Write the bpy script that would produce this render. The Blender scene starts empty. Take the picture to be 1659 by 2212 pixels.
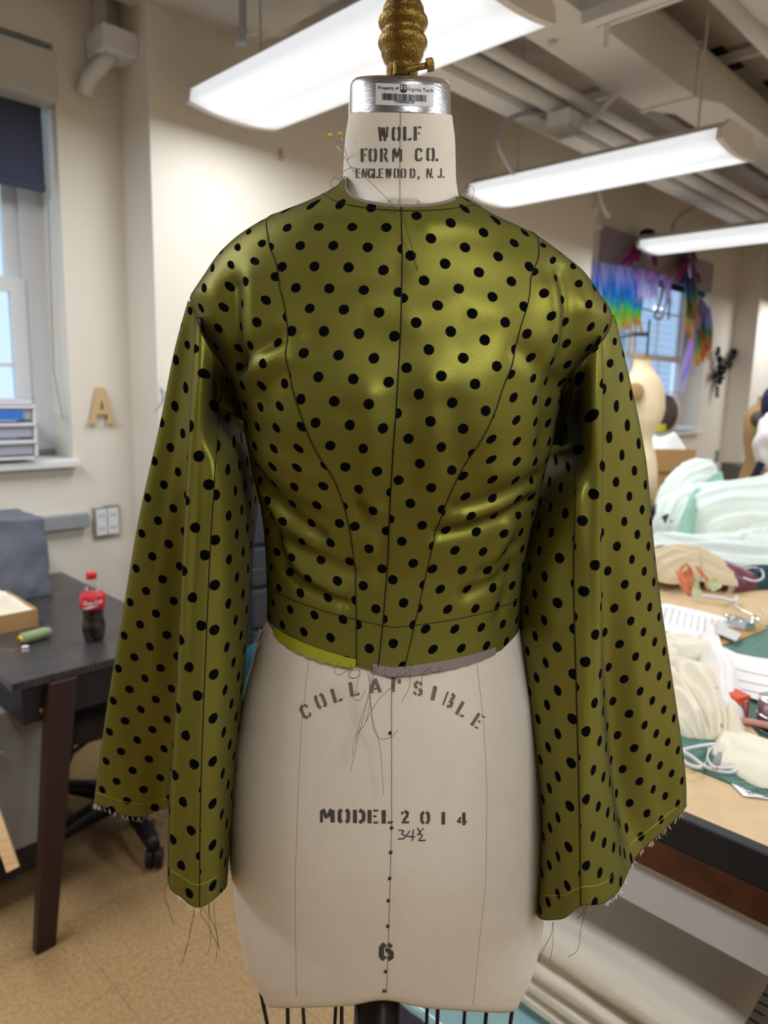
import bpy, bmesh, math, random
import numpy as np
from mathutils import Vector, Matrix, noise
random.seed(7); rng = np.random.default_rng(7)
S = bpy.context.scene; COL = S.collection
# ------------------------------------------------------------------ camera
FPX, IW, IH = 1560.0, 1659, 2212
PIT, ROL = math.radians(9.73), math.atan(.022)
CAM = np.array([0, 0, 1.5])
F_ = np.array([0, math.cos(PIT), -math.sin(PIT)])
_R, _U = np.array([1, 0, 0.]), np.array([0, math.sin(PIT), math.cos(PIT)])
R_ = _R*math.cos(ROL)+_U*math.sin(ROL); U_ = _U*math.cos(ROL)-_R*math.sin(ROL)
cd = bpy.data.cameras.new('camera'); co = bpy.data.objects.new('camera', cd); COL.objects.link(co)
cd.sensor_fit = 'VERTICAL'; cd.sensor_height = 34.6; cd.lens = FPX/IH*34.6
cd.clip_start = .02; cd.clip_end = 100
co.matrix_world = Matrix(((R_[0], U_[0], -F_[0], 0), (R_[1], U_[1], -F_[1], 0), (R_[2], U_[2], -F_[2], 1.5), (0, 0, 0, 1)))
cd.dof.use_dof = True; cd.dof.focus_distance = .62; cd.dof.aperture_fstop = 6.3
S.camera = co
# ------------------------------------------------------------------ world, exposure
W = bpy.data.worlds.new('overcast'); S.world = W; W.use_nodes = True
bg = W.node_tree.nodes['Background']; bg.inputs[0].default_value = (.90, .955, 1, 1); bg.inputs[1].default_value = 1.2
S.view_settings.view_transform = 'Standard'; S.view_settings.look = 'None'
S.view_settings.gamma = 1; S.view_settings.exposure = 0.15; S.view_settings.use_curve_mapping = False
try:
    S.cycles.use_denoising = True; S.cycles.denoiser = 'OPENIMAGEDENOISE'
except Exception: pass
S.cycles.max_bounces = 6; S.cycles.diffuse_bounces = 4; S.cycles.caustics_reflective = False; S.cycles.caustics_refractive = False
LAMP_GLOW, LAMP_W = .97, 20     # diffuser radiance, watts of each ceiling fixture

# ------------------------------------------------------------------ projection helpers (pixel of the 1659x2212 frame -> world)
def ray(x, y): return F_+R_*(x-IW/2)/FPX-U_*(y-IH/2)/FPX
def atY(x, y, Y): d = ray(x, y); return CAM+d*(Y/d[1])
def atZ(x, y, Z): d = ray(x, y); return CAM+d*((Z-1.5)/d[2])
def proj(q):
    q = np.asarray(q)-CAM; z = q@F_
    return IW/2+FPX*(q@R_)/z, IH/2-FPX*(q@U_)/z
AZ = math.radians(45.3)
w_ = np.array([math.cos(AZ), math.sin(AZ), 0]); n_ = np.array([-math.sin(AZ), math.cos(AZ), 0])
ROOM = Matrix.Rotation(AZ, 4, 'Z')
def rw(u, v, z): return w_*u+n_*v+np.array([0, 0, z])
def onwall(x, y, D):          # pixel -> (u, z) on the plane v = D
    d = ray(x, y); q = CAM+d*(D/(d@n_)); return float(q@w_), float(q[2])
# ------------------------------------------------------------------ materials
def mat(name, col=(.8, .8, .8), rough=.6, metal=0., **k):
    m = bpy.data.materials.new(name); m.use_nodes = True; nt = m.node_tree; b = nt.nodes['Principled BSDF']
    b.inputs['Base Color'].default_value = (*col, 1); b.inputs['Roughness'].default_value = rough; b.inputs['Metallic'].default_value = metal
    b.inputs['Specular IOR Level'].default_value = k.get('spec', .35)
    N, L = nt.nodes, nt.links
    if 'sheen' in k: b.inputs['Sheen Weight'].default_value = k['sheen']
    if 'trans' in k: b.inputs['Transmission Weight'].default_value = k['trans']; b.inputs['IOR'].default_value = k.get('ior', 1.45)
    if 'alpha' in k: b.inputs['Alpha'].default_value = k['alpha']
    if 'emit' in k: b.inputs['Emission Color'].default_value = (*k.get('ecol', col), 1); b.inputs['Emission Strength'].default_value = k['emit']
    if 'var' in k:   # (scale, second colour, stretch)
        sc, c2 = k['var'][:2]; st = k['var'][2] if len(k['var']) > 2 else (1, 1, 1)
        tc = N.new('ShaderNodeTexCoord'); mp = N.new('ShaderNodeMapping'); mp.inputs['Scale'].default_value = st
        nz = N.new('ShaderNodeTexNoise'); nz.inputs['Scale'].default_value = sc; nz.inputs['Detail'].default_value = 5
        cr = N.new('ShaderNodeValToRGB'); cr.color_ramp.elements[0].position = .35; cr.color_ramp.elements[1].position = .65
        cr.color_ramp.elements[0].color = (*col, 1); cr.color_ramp.elements[1].color = (*c2, 1)
        L.new(tc.outputs['Object'], mp.inputs[0]); L.new(mp.outputs[0], nz.inputs['Vector']); L.new(nz.outputs[0], cr.inputs[0]); L.new(cr.outputs[0], b.inputs['Base Color'])
    if 'bump' in k:  # (scale, strength, stretch)
        sc, st = k['bump'][:2]; ss = k['bump'][2] if len(k['bump']) > 2 else (1, 1, 1)
        tc = N.new('ShaderNodeTexCoord'); mp = N.new('ShaderNodeMapping'); mp.inputs['Scale'].default_value = ss
        nz = N.new('ShaderNodeTexNoise'); nz.inputs['Scale'].default_value = sc; nz.inputs['Detail'].default_value = 4
        bp = N.new('ShaderNodeBump'); bp.inputs['Strength'].default_value = st; bp.inputs['Distance'].default_value = .002
        L.new(tc.outputs['Object'], mp.inputs[0]); L.new(mp.outputs[0], nz.inputs['Vector']); L.new(nz.outputs[0], bp.inputs['Height']); L.new(bp.outputs[0], b.inputs['Normal'])
    return m
def srgb(r, g, b): return tuple(((c/255)/12.92 if c/255 <= .04045 else ((c/255+.055)/1.055)**2.4) for c in (r, g, b))
class NB:   # tiny node-math builder
    def __init__(s, m): s.nt = m.node_tree; s.N = s.nt.nodes; s.L = s.nt.links
    def m(s, op, a, b=None, c=None, clamp=False):
        n = s.N.new('ShaderNodeMath'); n.operation = op; n.use_clamp = clamp
        for i, v in enumerate((a, b, c)):
            if v is None: continue
            if isinstance(v, (int, float)): n.inputs[i].default_value = v
            else: s.L.new(v, n.inputs[i])
        return n.outputs[0]
    def mix(s, f, a, b):
        n = s.N.new('ShaderNodeMix'); n.data_type = 'RGBA'
        for i, v in ((0, f), (6, a), (7, b)):
            if isinstance(v, tuple): n.inputs[i].default_value = (*v, 1)
            elif isinstance(v, (int, float)): n.inputs[i].default_value = v
            else: s.L.new(v, n.inputs[i])
        return n.outputs[2]
DOTX, DOTY, DOTR = .0290, .0376, .00445
def fabric(name, satin, veil):
    """olive satin under black tulle printed with flocked dots; UV is in metres on the cloth"""
    m = mat(name, satin, .4); b = m.node_tree.nodes['Principled BSDF']; k = NB(m)
    uv = k.N.new('ShaderNodeUVMap'); sp = k.N.new('ShaderNodeSeparateXYZ'); k.L.new(uv.outputs[0], sp.inputs[0])
    U, V = sp.outputs[0], sp.outputs[1]
    nz = k.N.new('ShaderNodeTexNoise'); nz.inputs['Scale'].default_value = 900; k.L.new(uv.outputs[0], nz.inputs['Vector'])
    ds = []
    for off in (0., .5):
        fx = k.m('MULTIPLY', k.m('SUBTRACT', k.m('FRACT', k.m('ADD', k.m('DIVIDE', U, DOTX), off)), .5), DOTX)
        fy = k.m('MULTIPLY', k.m('SUBTRACT', k.m('FRACT', k.m('ADD', k.m('DIVIDE', V, DOTY), off)), .5), DOTY)
        ds.append(k.m('SQRT', k.m('ADD', k.m('MULTIPLY', fx, fx), k.m('MULTIPLY', fy, fy))))
    d = k.m('ADD', k.m('MINIMUM', *ds), k.m('MULTIPLY', k.m('SUBTRACT', nz.outputs[0], .5), .0009))
    dot = k.m('MULTIPLY_ADD', d, -1/.0005, (DOTR+.00025)/.0005, clamp=True)
    # hexagonal net of the tulle, about 1.5 mm
    px, py = .00150, .00150
    row = k.m('FLOOR', k.m('DIVIDE', V, py)); sh = k.m('MULTIPLY', k.m('MODULO', row, 2.0), .5)
    fx = k.m('ABSOLUTE', k.m('SUBTRACT', k.m('FRACT', k.m('ADD', k.m('DIVIDE', U, px), sh)), .5))
    fy = k.m('ABSOLUTE', k.m('SUBTRACT', k.m('FRACT', k.m('DIVIDE', V, py)), .5))
    net = k.m('MULTIPLY_ADD', k.m('MAXIMUM', fx, fy), 6, -2.1, clamp=True)
    lw = k.N.new('ShaderNodeLayerWeight'); lw.inputs[0].default_value = .5
    graz = k.m('POWER', lw.outputs['Facing'], 3.0, clamp=True)
    cover = k.m('ADD', k.m('MULTIPLY', net, .70), k.m('MULTIPLY', graz, .85), clamp=True)
    c = k.mix(cover, satin, veil)
    c = k.mix(dot, c, (.0045, .0045, .0055))
    k.L.new(c, b.inputs['Base Color'])
    k.L.new(k.m('ADD', k.m('MULTIPLY_ADD', dot, .45, .42), k.m('MULTIPLY', graz, .5), clamp=True), b.inputs['Roughness'])
    k.L.new(k.m('MULTIPLY', k.m('SUBTRACT', 1.0, dot), k.m('MULTIPLY_ADD', cover, -.58, .58)), b.inputs['Metallic'])
    b.inputs['Specular IOR Level'].default_value = .04; b.inputs['IOR'].default_value = 1.2
    bp = k.N.new('ShaderNodeBump'); bp.inputs['Strength'].default_value = .25; bp.inputs['Distance'].default_value = .0004
    k.L.new(k.m('ADD', k.m('MULTIPLY', net, .4), k.m('MULTIPLY', dot, 1.5)), bp.inputs['Height']); k.L.new(bp.outputs[0], b.inputs['Normal'])
    return m
OLIVE = srgb(139, 135, 58)
M = {}
M['jacket'] = fabric('dotted_tulle_over_olive_satin', OLIVE, srgb(44, 42, 40))
M['lining'] = mat('mauve_lining', srgb(186, 168, 160), .7, bump=(900, .3))
M['satin'] = mat('chartreuse_satin', srgb(176, 178, 48), .4, metal=.2)
M['tulle'] = mat('grey_mauve_tulle', srgb(150, 136, 132), .8, bump=(1500, .5))
M['thread'] = mat('black_thread', (.012, .012, .014), .6)
M['fray'] = mat('cream_fray', srgb(226, 214, 200), .8)
M['seam'] = mat('dark_seam', (.010, .010, .006), .8)
M['linen'] = mat('cream_linen', srgb(243, 233, 217), .85, bump=(1400, .35), var=(45, srgb(240, 229.5, 213), (1, 1, 1)))
M['ink'] = mat('stencil_ink', srgb(52, 50, 48), .8, var=(900, srgb(105, 100, 92)))
M['inkpale'] = mat('faded_stencil_ink', srgb(92, 88, 80), .85, var=(900, srgb(140, 132, 120)))
M['pen'] = mat('blue_black_pen', srgb(70, 70, 82), .7)
M['brass'] = mat('gold_painted_iron', srgb(150, 120, 58), .38, .85, bump=(420, .55), var=(160, srgb(120, 94, 44)))
M['alu'] = mat('brushed_aluminium', srgb(205, 206, 210), .28, 1., bump=(60, .25, (1, 1, 14)))
M['label'] = mat('white_label', srgb(232, 232, 234), .35)
M['black'] = mat('black_ink', (.012, .012, .013), .5)
M['pin'] = mat('yellow_pin_head', srgb(214, 200, 70), .3)
M['steel'] = mat('steel', (.62, .62, .64), .25, 1.)
M['blackmetal'] = mat('black_enamel', (.012, .011, .010), .25, spec=.6)
M['wall'] = mat('cream_wall_paint', srgb(229, 223, 211), .8, bump=(120, .08))
M['wallcool'] = mat('white_reveal_paint', srgb(226, 228, 226), .7)
M['ceil'] = mat('painted_deck', srgb(198, 193, 188), .9, var=(1.6, srgb(184, 178, 172), (1, 6, 1)))
M['duct'] = mat('painted_duct', srgb(216, 213, 208), .6)
M['ductside'] = mat('painted_duct_side', srgb(196, 190, 180), .6)
M['pipe'] = mat('white_pipe', srgb(222, 222, 222), .55)
M['conduit'] = mat('grey_flex_conduit', srgb(168, 170, 172), .4, .5, bump=(300, 1., (.2, .2, 1)))
M['lampmetal'] = mat('white_enamel_fixture', srgb(215, 213, 210), .4)
M['void'] = mat('dark_gap', (.01, .01, .01), .9)

def lens_material():
    m = bpy.data.materials.new('prismatic_lens'); m.use_nodes = True; k = NB(m); b = k.N['Principled BSDF']
    b.inputs['Base Color'].default_value = (.35, .36, .38, 1); b.inputs['Roughness'].default_value = .25
    tc = k.N.new('ShaderNodeTexCoord'); sp = k.N.new('ShaderNodeSeparateXYZ'); k.L.new(tc.outputs['Object'], sp.inputs[0])
    x, y = sp.outputs[0], sp.outputs[1]
    t = k.m('ABSOLUTE', k.m('SUBTRACT', k.m('ABSOLUTE', x), .095))          # two tubes
    g = k.m('MULTIPLY_ADD', t, -9.0, 1.0, clamp=True)
    rib = k.m('MULTIPLY', k.m('SINE', k.m('MULTIPLY', y, 2*math.pi/.0075)), .035)
    e = k.m('ADD', k.m('MULTIPLY_ADD', k.m('POWER', g, 2.0), .30, .70), rib)
    ends = k.m('MULTIPLY_ADD', k.m('ABSOLUTE', y), -12.0, 12*.640, clamp=True)
    e = k.m('MULTIPLY', e, k.m('MULTIPLY_ADD', ends, .3, .7))
    b.inputs['Emission Color'].default_value = (.95, .97, 1, 1)
    k.L.new(k.m('MULTIPLY', e, LAMP_GLOW), b.inputs['Emission Strength'])
    return m
M['lens'] = lens_material()
# ------------------------------------------------------------------ mesh builders
class B:
    def __init__(s): s.v = []; s.f = []; s.uv = None
    def add(s, vs, fs):
        o = len(s.v); s.v += [tuple(map(float, p)) for p in vs]; s.f += [tuple(i+o for i in q) for q in fs]; return s
    def box(s, c, d, M4=None, bev=0.):
        x, y, z = d[0]/2, d[1]/2, d[2]/2
        if bev <= 0:
            vs = [(a, b_, e) for a in (-x, x) for b_ in (-y, y) for e in (-z, z)]
            fs = [(0, 1, 3, 2), (4, 6, 7, 5), (0, 4, 5, 1), (2, 3, 7, 6), (0, 2, 6, 4), (1, 5, 7, 3)]
        else:
            bm = bmesh.new(); bmesh.ops.create_cube(bm, size=1)
            for q in bm.verts: q.co = Vector((q.co.x*d[0], q.co.y*d[1], q.co.z*d[2]))
            bmesh.ops.bevel(bm, geom=bm.edges[:], offset=bev, segments=2, affect='EDGES', profile=.6)
            bm.verts.index_update(); vs = [tuple(q.co) for q in bm.verts]; fs = [tuple(q.index for q in f.verts) for f in bm.faces]; bm.free()
        vs = [Vector(p)+Vector(c) for p in vs]
        if M4 is not None: vs = [M4 @ p for p in vs]
        return s.add(vs, fs)
    def grid(s, P, closed=False, uv=None):
        P = np.asarray(P); r, c = P.shape[:2]; o = len(s.v); s.v += [tuple(p) for p in P.reshape(-1, 3).tolist()]
        cc = c if closed else c-1
        s.f += [(o+i*c+j, o+i*c+(j+1) % c, o+(i+1)*c+(j+1) % c, o+(i+1)*c+j) for i in range(r-1) for j in range(cc)]
        if uv is not None: s.uv = uv
        return s
    def tube(s, pts, r, n=6, caps=True):
        pts = [Vector(p) for p in pts]; rr = r if hasattr(r, '__len__') else [r]*len(pts); rows = []
        up = None
        for i, p in enumerate(pts):
            t = (pts[min(i+1, len(pts)-1)]-pts[max(i-1, 0)])
            t = t.normalized() if t.length > 1e-9 else Vector((0, 0, 1))
            if up is None: up = t.orthogonal().normalized()
            up = (up-t*up.dot(t)); up = up.normalized() if up.length > 1e-6 else t.orthogonal().normalized()
            sd = t.cross(up)
            rows.append([tuple(p+(up*math.cos(a)+sd*math.sin(a))*rr[i]) for a in [2*math.pi*j/n for j in range(n)]])
        o = len(s.v); s.grid(rows, True)
        if caps:
            s.f += [tuple(o+j for j in range(n))[::-1], tuple(o+(len(pts)-1)*n+j for j in range(n))]
        return s
    def lathe(s, prof, c=(0, 0, 0), n=32, ax=None):
        rows = [[(r*math.cos(2*math.pi*j/n)+c[0], r*math.sin(2*math.pi*j/n)+c[1], z+c[2]) for j in range(n)] for r, z in prof]
        if ax is not None: rows = [[tuple(ax @ Vector(p)) for p in q] for q in rows]
        o = len(s.v); s.grid(rows, True)
        s.f += [tuple(o+j for j in range(n))[::-1], tuple(o+(len(prof)-1)*n+j for j in range(n))]
        return s
    def prism(s, poly, z0, z1, M4=None):
        n = len(poly); vs = [Vector((x, y, z0)) for x, y in poly]+[Vector((x, y, z1)) for x, y in poly]
        if M4 is not None: vs = [M4 @ p for p in vs]
        return s.add(vs, [tuple(range(n))[::-1], tuple(range(n, 2*n))]+[(i, (i+1) % n, n+(i+1) % n, n+i) for i in range(n)])
    def ball(s, c, r, n=12, m=8, sc=(1, 1, 1)):
        rows = [[(c[0]+r*sc[0]*math.sin(math.pi*i/m)*math.cos(2*math.pi*j/n), c[1]+r*sc[1]*math.sin(math.pi*i/m)*math.sin(2*math.pi*j/n), c[2]+r*sc[2]*math.cos(math.pi*i/m)) for j in range(n)] for i in range(m, -1, -1)]
        return s.grid(rows, True)
def obj(name, b, m, parent=None, smooth=False, local=False, fix=True, **tags):
    me = bpy.data.meshes.new(name); me.from_pydata(b.v, [], b.f); me.update()
    if b.uv is not None:
        l = me.uv_layers.new(name='UVMap'); idx = np.empty(len(me.loops), np.int32); me.loops.foreach_get('vertex_index', idx)
        l.data.foreach_set('uv', np.asarray(b.uv, np.float32).reshape(-1, 2)[idx].ravel())
    if fix:
        bm = bmesh.new(); bm.from_mesh(me); bmesh.ops.recalc_face_normals(bm, faces=bm.faces[:]); bm.to_mesh(me); bm.free()
    for q in (m if isinstance(m, (list, tuple)) else [m]): me.materials.append(q)
    if smooth: me.polygons.foreach_set('use_smooth', [True]*len(me.polygons))
    o = bpy.data.objects.new(name, me); COL.objects.link(o)
    if parent is not None:
        o.parent = parent
        if not local and parent.parent is None: o.matrix_parent_inverse = Matrix.Translation(-Vector(parent.location))
    for k_, v_ in tags.items(): o[k_] = v_
    return o
def thing(name, loc, label, category, **k):
    o = bpy.data.objects.new(name, None); COL.objects.link(o); o.location = Vector(loc); o.empty_display_size = .05
    o['label'] = label; o['category'] = category
    for a, b_ in k.items(): o[a] = b_
    return o
def tag(o, label, category, **k):
    o['label'] = label; o['category'] = category
    for a, b_ in k.items(): o[a] = b_
    return o
def smooth_bev(o, wd=.004, seg=2):
    md = o.modifiers.new('bevel', 'BEVEL'); md.width = wd; md.segments = seg; md.limit_method = 'ANGLE'; return o
def cr_interp(xs, ys, x):   # monotone-ish cubic through a table
    xs = np.asarray(xs, float); ys = np.asarray(ys, float); o = np.argsort(xs); xs, ys = xs[o], ys[o]
    d = np.gradient(ys, xs); x = np.clip(np.asarray(x, float), xs[0], xs[-1]); i = np.clip(np.searchsorted(xs, x)-1, 0, len(xs)-2)
    h = xs[i+1]-xs[i]; t = (x-xs[i])/h
    sl = (ys[i+1]-ys[i])/h; d0, d1 = d[i], d[i+1]
    lim = 3*np.abs(sl); d0 = np.clip(d0, -lim, lim); d1 = np.clip(d1, -lim, lim)
    d0 = np.where(d0*sl < 0, 0, d0); d1 = np.where(d1*sl < 0, 0, d1)
    return ys[i]*(1+2*t)*(1-t)**2+d0*h*t*(1-t)**2+ys[i+1]*t*t*(3-2*t)+d1*h*t*t*(t-1)
def catmull(P, n, closed=False):   # P (k,3) -> (n,3)
    P = np.asarray(P, float); k = len(P)
    if closed: t = np.arange(n)*k/n
    else: t = np.linspace(0, k-1, n)
    i = np.floor(t).astype(int); 
    if not closed: i = np.clip(i, 0, k-2)
    f = (t-i)[:, None]
    g = (lambda j: P[j % k]) if closed else (lambda j: P[np.clip(j, 0, k-1)])
    a, b, c, d = g(i-1), g(i), g(i+1), g(i+2)
    return .5*((2*b)+(-a+c)*f+(2*a-5*b+4*c-d)*f**2+(-a+3*b-3*c+d)*f**3)
def text_mesh(s, size, m4, extr=0., bold=0., shear=0., align='CENTER'):
    """flat outline lettering from the built-in font, as a list of triangles placed by m4"""
    c = bpy.data.curves.new('t', 'FONT'); c.body = s; c.size = size; c.extrude = extr; c.offset = bold; c.align_x = align; c.align_y = 'CENTER'; c.shear = shear; c.resolution_u = 3
    o = bpy.data.objects.new('t', c); COL.objects.link(o)
    me = o.to_mesh(); vs = [m4 @ q.co for q in me.vertices]; fs = [tuple(p.vertices) for p in me.polygons]
    o.to_mesh_clear(); bpy.data.objects.remove(o); bpy.data.curves.remove(c); return vs, fs
# ================================================================== SETTING
ST = dict(kind='structure')
M['glass'] = mat('window_glass', (.62, .74, .86), .02, spec=.5)
def glass_mat(name, tint):
    m = bpy.data.materials.new(name); m.use_nodes = True; k = NB(m); k.N.remove(k.N['Principled BSDF'])
    t = k.N.new('ShaderNodeBsdfTransparent'); t.inputs[0].default_value = (*tint, 1); g = k.N.new('ShaderNodeBsdfGlossy'); g.inputs['Roughness'].default_value = .03
    mx = k.N.new('ShaderNodeMixShader'); mx.inputs[0].default_value = .06
    k.L.new(t.outputs[0], mx.inputs[1]); k.L.new(g.outputs[0], mx.inputs[2]); k.L.new(mx.outputs[0], k.N['Material Output'].inputs[0]); return m
M['pet'] = glass_mat('clear_pet', (.93, .95, .95)); M['pane'] = glass_mat('tinted_window_glass', (.80, .90, .98))
M['frame'] = mat('white_aluminium_frame', srgb(216, 218, 222), .4)
M['navyblind'] = mat('navy_blackout_fabric', srgb(62, 68, 92), .75)
M['boxgrey'] = mat('grey_valance', srgb(196, 194, 188), .5)
M['tile'] = mat('tan_vinyl_tile', srgb(180, 150, 108), .38, var=(95, srgb(158, 126, 84)), spec=.4)
M['grout'] = mat('dark_tile_joint', srgb(140, 108, 70), .8)
D0, D1 = 2.887, 2.66
def wallbox(b, u0, u1, v0, v1, z0, z1): return b.box(((u0+u1)/2, (v0+v1)/2, (z0+z1)/2), (u1-u0, v1-v0, z1-z0), ROOM)
CH = 3.3
# floor: a screed slab with square vinyl tiles laid along the room axes
fb = B(); wallbox(fb, -4.2, 10.8, -3.4, 3.15, -.12, -.004); floor = obj('floor', fb, M['grout'], **ST)
TS = .305; tb = B().box((0, 0, -.002), (TS-.0009, TS-.0009, .004), bev=.0004)
t0 = None
for i in range(-4, 14):
    for j in range(-1, 10):
        c = rw((i+.5)*TS+.06, (j+.5)*TS+.05, 0)
        if t0 is None: t0 = obj('tile', tb, M['tile'], floor, local=True); o = t0
        else: o = t0.copy(); COL.objects.link(o)
        o.location = Vector(c); o.rotation_euler.z = AZ+(math.pi/2)*((i*7+j*3) % 4)
# walls -------------------------------------------------------------
W1 = (-.9, 1.160, 1.195, 2.70); W2 = (5.16, 7.335, 1.15, 2.735); W3 = (8.86, 10.2, 1.0, 2.73)
def wall_with_opening(name, u0, u1, op):
    b = B(); a, c, z0, z1 = op
    wallbox(b, u0, u1, D0, D0+.26, 0, z0); wallbox(b, u0, u1, D0, D0+.26, z1, CH)
    wallbox(b, u0, a, D0, D0+.26, z0, z1); wallbox(b, c, u1, D0, D0+.26, z0, z1)
    return obj(name, b, M['wall'], **ST)
wall_with_opening('wall_left', -2.2, 1.41, W1)
obj('wall_back', wallbox(B(), 1.41, 4.66, D1, D0+.26, 0, CH), M['wall'], **ST)
wall_with_opening('wall_right', 4.66, 8.02, W2)
obj('trim_1', wallbox(B(), 8.02, 8.74, D1, D0+.26, 0, CH), M['wall'], **ST)
wall_with_opening('wall_far', 8.74, 10.8, W3)
def sill(name, op, par=None):
    b = B(); b.box(((op[0]+op[1])/2, D0+.10, op[2]-.012), (op[1]-op[0], .29, .03), ROOM, bev=.006)
    return obj(name, b, M['wallcool'], **ST)
sill('trim_2', (W1[0], W1[1]+.01, W1[2])); sill('trim_3', (W2[0], W2[1]+.02, W2[2]))
def window(name, op, meet, split, prefix):
    a, c, z0, z1 = op; v = D0+.20
    root = obj(name, B(), M['frame'], **ST) if False else None
    b = B(); fw = .05
    for u0, u1, p, q in ((a, a+fw, z0, z1), (c-.085, c, z0, z1), (a, c, z0, z0+.03), (a, c, z1-.04, z1)): wallbox(b, u0, u1, v-.02, v+.05, p, q)
    root = obj(name, b, M['frame'], **ST)
    for (s0, s1) in split:
        for lo, hi, dv in ((z0+.03, meet+.03, -.015), (meet-.02, z1-.04, .022)):
            sb = B(); t = .055
            for u0, u1, p, q in ((s0, s0+t, lo, hi), (s1-t, s1, lo, hi), (s0+t, s1-t, lo, lo+t), (s0+t, s1-t, hi-t, hi)): wallbox(sb, u0, u1, v+dv-.016, v+dv+.016, p, q)
            sash = obj('sash', sb, M['frame'], root)
            gb = B(); wallbox(gb, s0+t, s1-t, v+dv-.002, v+dv+.002, lo+t, hi-t); obj('pane', gb, M['pane'], sash)
            mb = B(); mz = (lo+hi)/2; wallbox(mb, s0+t, s1-t, v+dv-.006, v+dv+.006, mz-.008, mz+.008)
            nu = max(1, round((s1-s0)/.5))
            for q in range(1, nu): uu = s0+(s1-s0)*q/nu; wallbox(mb, uu-.008, uu+.008, v+dv-.006, v+dv+.006, lo+t, hi-t)
            obj('muntin', mb, M['frame'], sash)
    return root
window('window_1', W1, 1.86, [(-.85, .10), (.12, 1.075)], 1)
window('window_2', W2, 1.83, [(5.2, 6.2), (6.24, 7.22)], 2)
window('window_3', W3, 1.9, [(8.92, 9.5), (9.52, 10.1)], 3)
# outdoors: pale clapboard building beyond window 2 and a bare tree beyond window 1
M['clap'] = mat('pale_clapboard', srgb(196, 206, 224), .8); M['slate'] = mat('slate_window', srgb(120, 140, 168), .4)
cl = thing('clapboard_house', rw(9.0, 7.0, 0), 'pale house with horizontal siding seen through the ribbon-hung window', 'house')
b = B(); wallbox(b, 5.0, 16.0, 7.02, 7.6, 0, 6.2); obj('wall', b, M['clap'], cl)
pb = B(); pb.box((0, 0, 0), (11.0, .03, .135))
p0 = None
for i in range(36):
    if p0 is None: p0 = obj('plank', pb, M['clap'], cl, local=True); o = p0
    else: o = p0.copy(); COL.objects.link(o); o.parent = cl
    o.location = Vector(rw(10.5, 7.0, .9+i*.14))-Vector(cl.location); o.rotation_euler = (math.radians(6), 0, AZ)
for u in (8.4, 10.6, 13.0):
    b = B(); wallbox(b, u, u+.9, 6.94, 7.0, 2.4, 4.0); f = obj('window', b, M['slate'], cl)
b = B(); b.prism([(5.0, 6.2), (16.0, 6.2), (15.2, 7.6), (5.8, 7.6)], -8, -6.9, ROOM @ Matrix.Rotation(math.pi/2, 4, 'X')); obj('roof', b, M['slate'], cl)
M['bark'] = mat('grey_bark', srgb(138, 140, 142), .9)
tr = thing('bare_tree', rw(1.2, 6.4, 0), 'leafless grey tree outside the left window', 'tree')
b = B(); rt = random.Random(4)
def branch(p, d, L, r, k):
    q = p+d*L; b.tube([p, p+d*L*.5+Vector((rt.uniform(-.05, .05),)*3)*L, q], [r, r*.8, r*.6], 5)
    if k:
        for _ in range(3):
            e = (d+Vector((rt.uniform(-.8, .8), rt.uniform(-.8, .8), rt.uniform(-.2, .7)))).normalized(); branch(q, e, L*rt.uniform(.6, .85), r*.55, k-1)
branch(Vector(rw(1.2, 6.4, 0)), Vector((0, 0, 1)), 1.5, .12, 4); obj('trunk', b, M['bark'], tr)
obj('wall_rear', wallbox(B(), -4.2, 10.8, -3.5, -3.4, 0, CH), M['wall'], **ST); obj('wall_near', wallbox(B(), -4.3, -4.2, -3.4, D0+.26, 0, CH), M['wall'], **ST); obj('wall_end', wallbox(B(), 10.8, 10.9, -3.4, D0+.26, 0, CH), M['wall'], **ST)
obj('wall_left_return', wallbox(B(), -4.2, -2.2, D0, D0+.26, 0, CH), M['wall'], **ST)
# ceiling -----------------------------------------------------------
b = B(); wallbox(b, -4.2, 10.8, -3.4, D0+.26, CH, CH+.1); ceiling = obj('ceiling', b, M['ceil'], **ST)
for k_, v in enumerate((-.2, .35, .80, 2.2)):
    b = B(); wallbox(b, -2.2, 10.8, v-.05, v+.05, CH-.13, CH); obj('joist', b, M['ceil'], ceiling)
for u in (2.6, 4.2, 5.8, 7.4):
    b = B(); wallbox(b, u-.02, u+.02, -.35, D0, CH-.07, CH-.03); obj('cross_bar', b, M['pipe'], ceiling)
for (u, v) in ((4.3, 1.75), (6.2, .7), (4.9, 1.62)):
    b = B(); wallbox(b, u-.16, u+.16, v-.06, v+.06, CH-.012, CH-.002); obj('dark_opening', b, M['void'], ceiling)
# dropped soffit at the upper left
q = atZ(525, 112, 2.86); su, sv = float(q@w_), float(q@n_)
b = B(); wallbox(b, -2.2, su, sv-1.6, sv, 2.86, CH); obj('trim_4', b, M['duct'], **ST)
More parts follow.
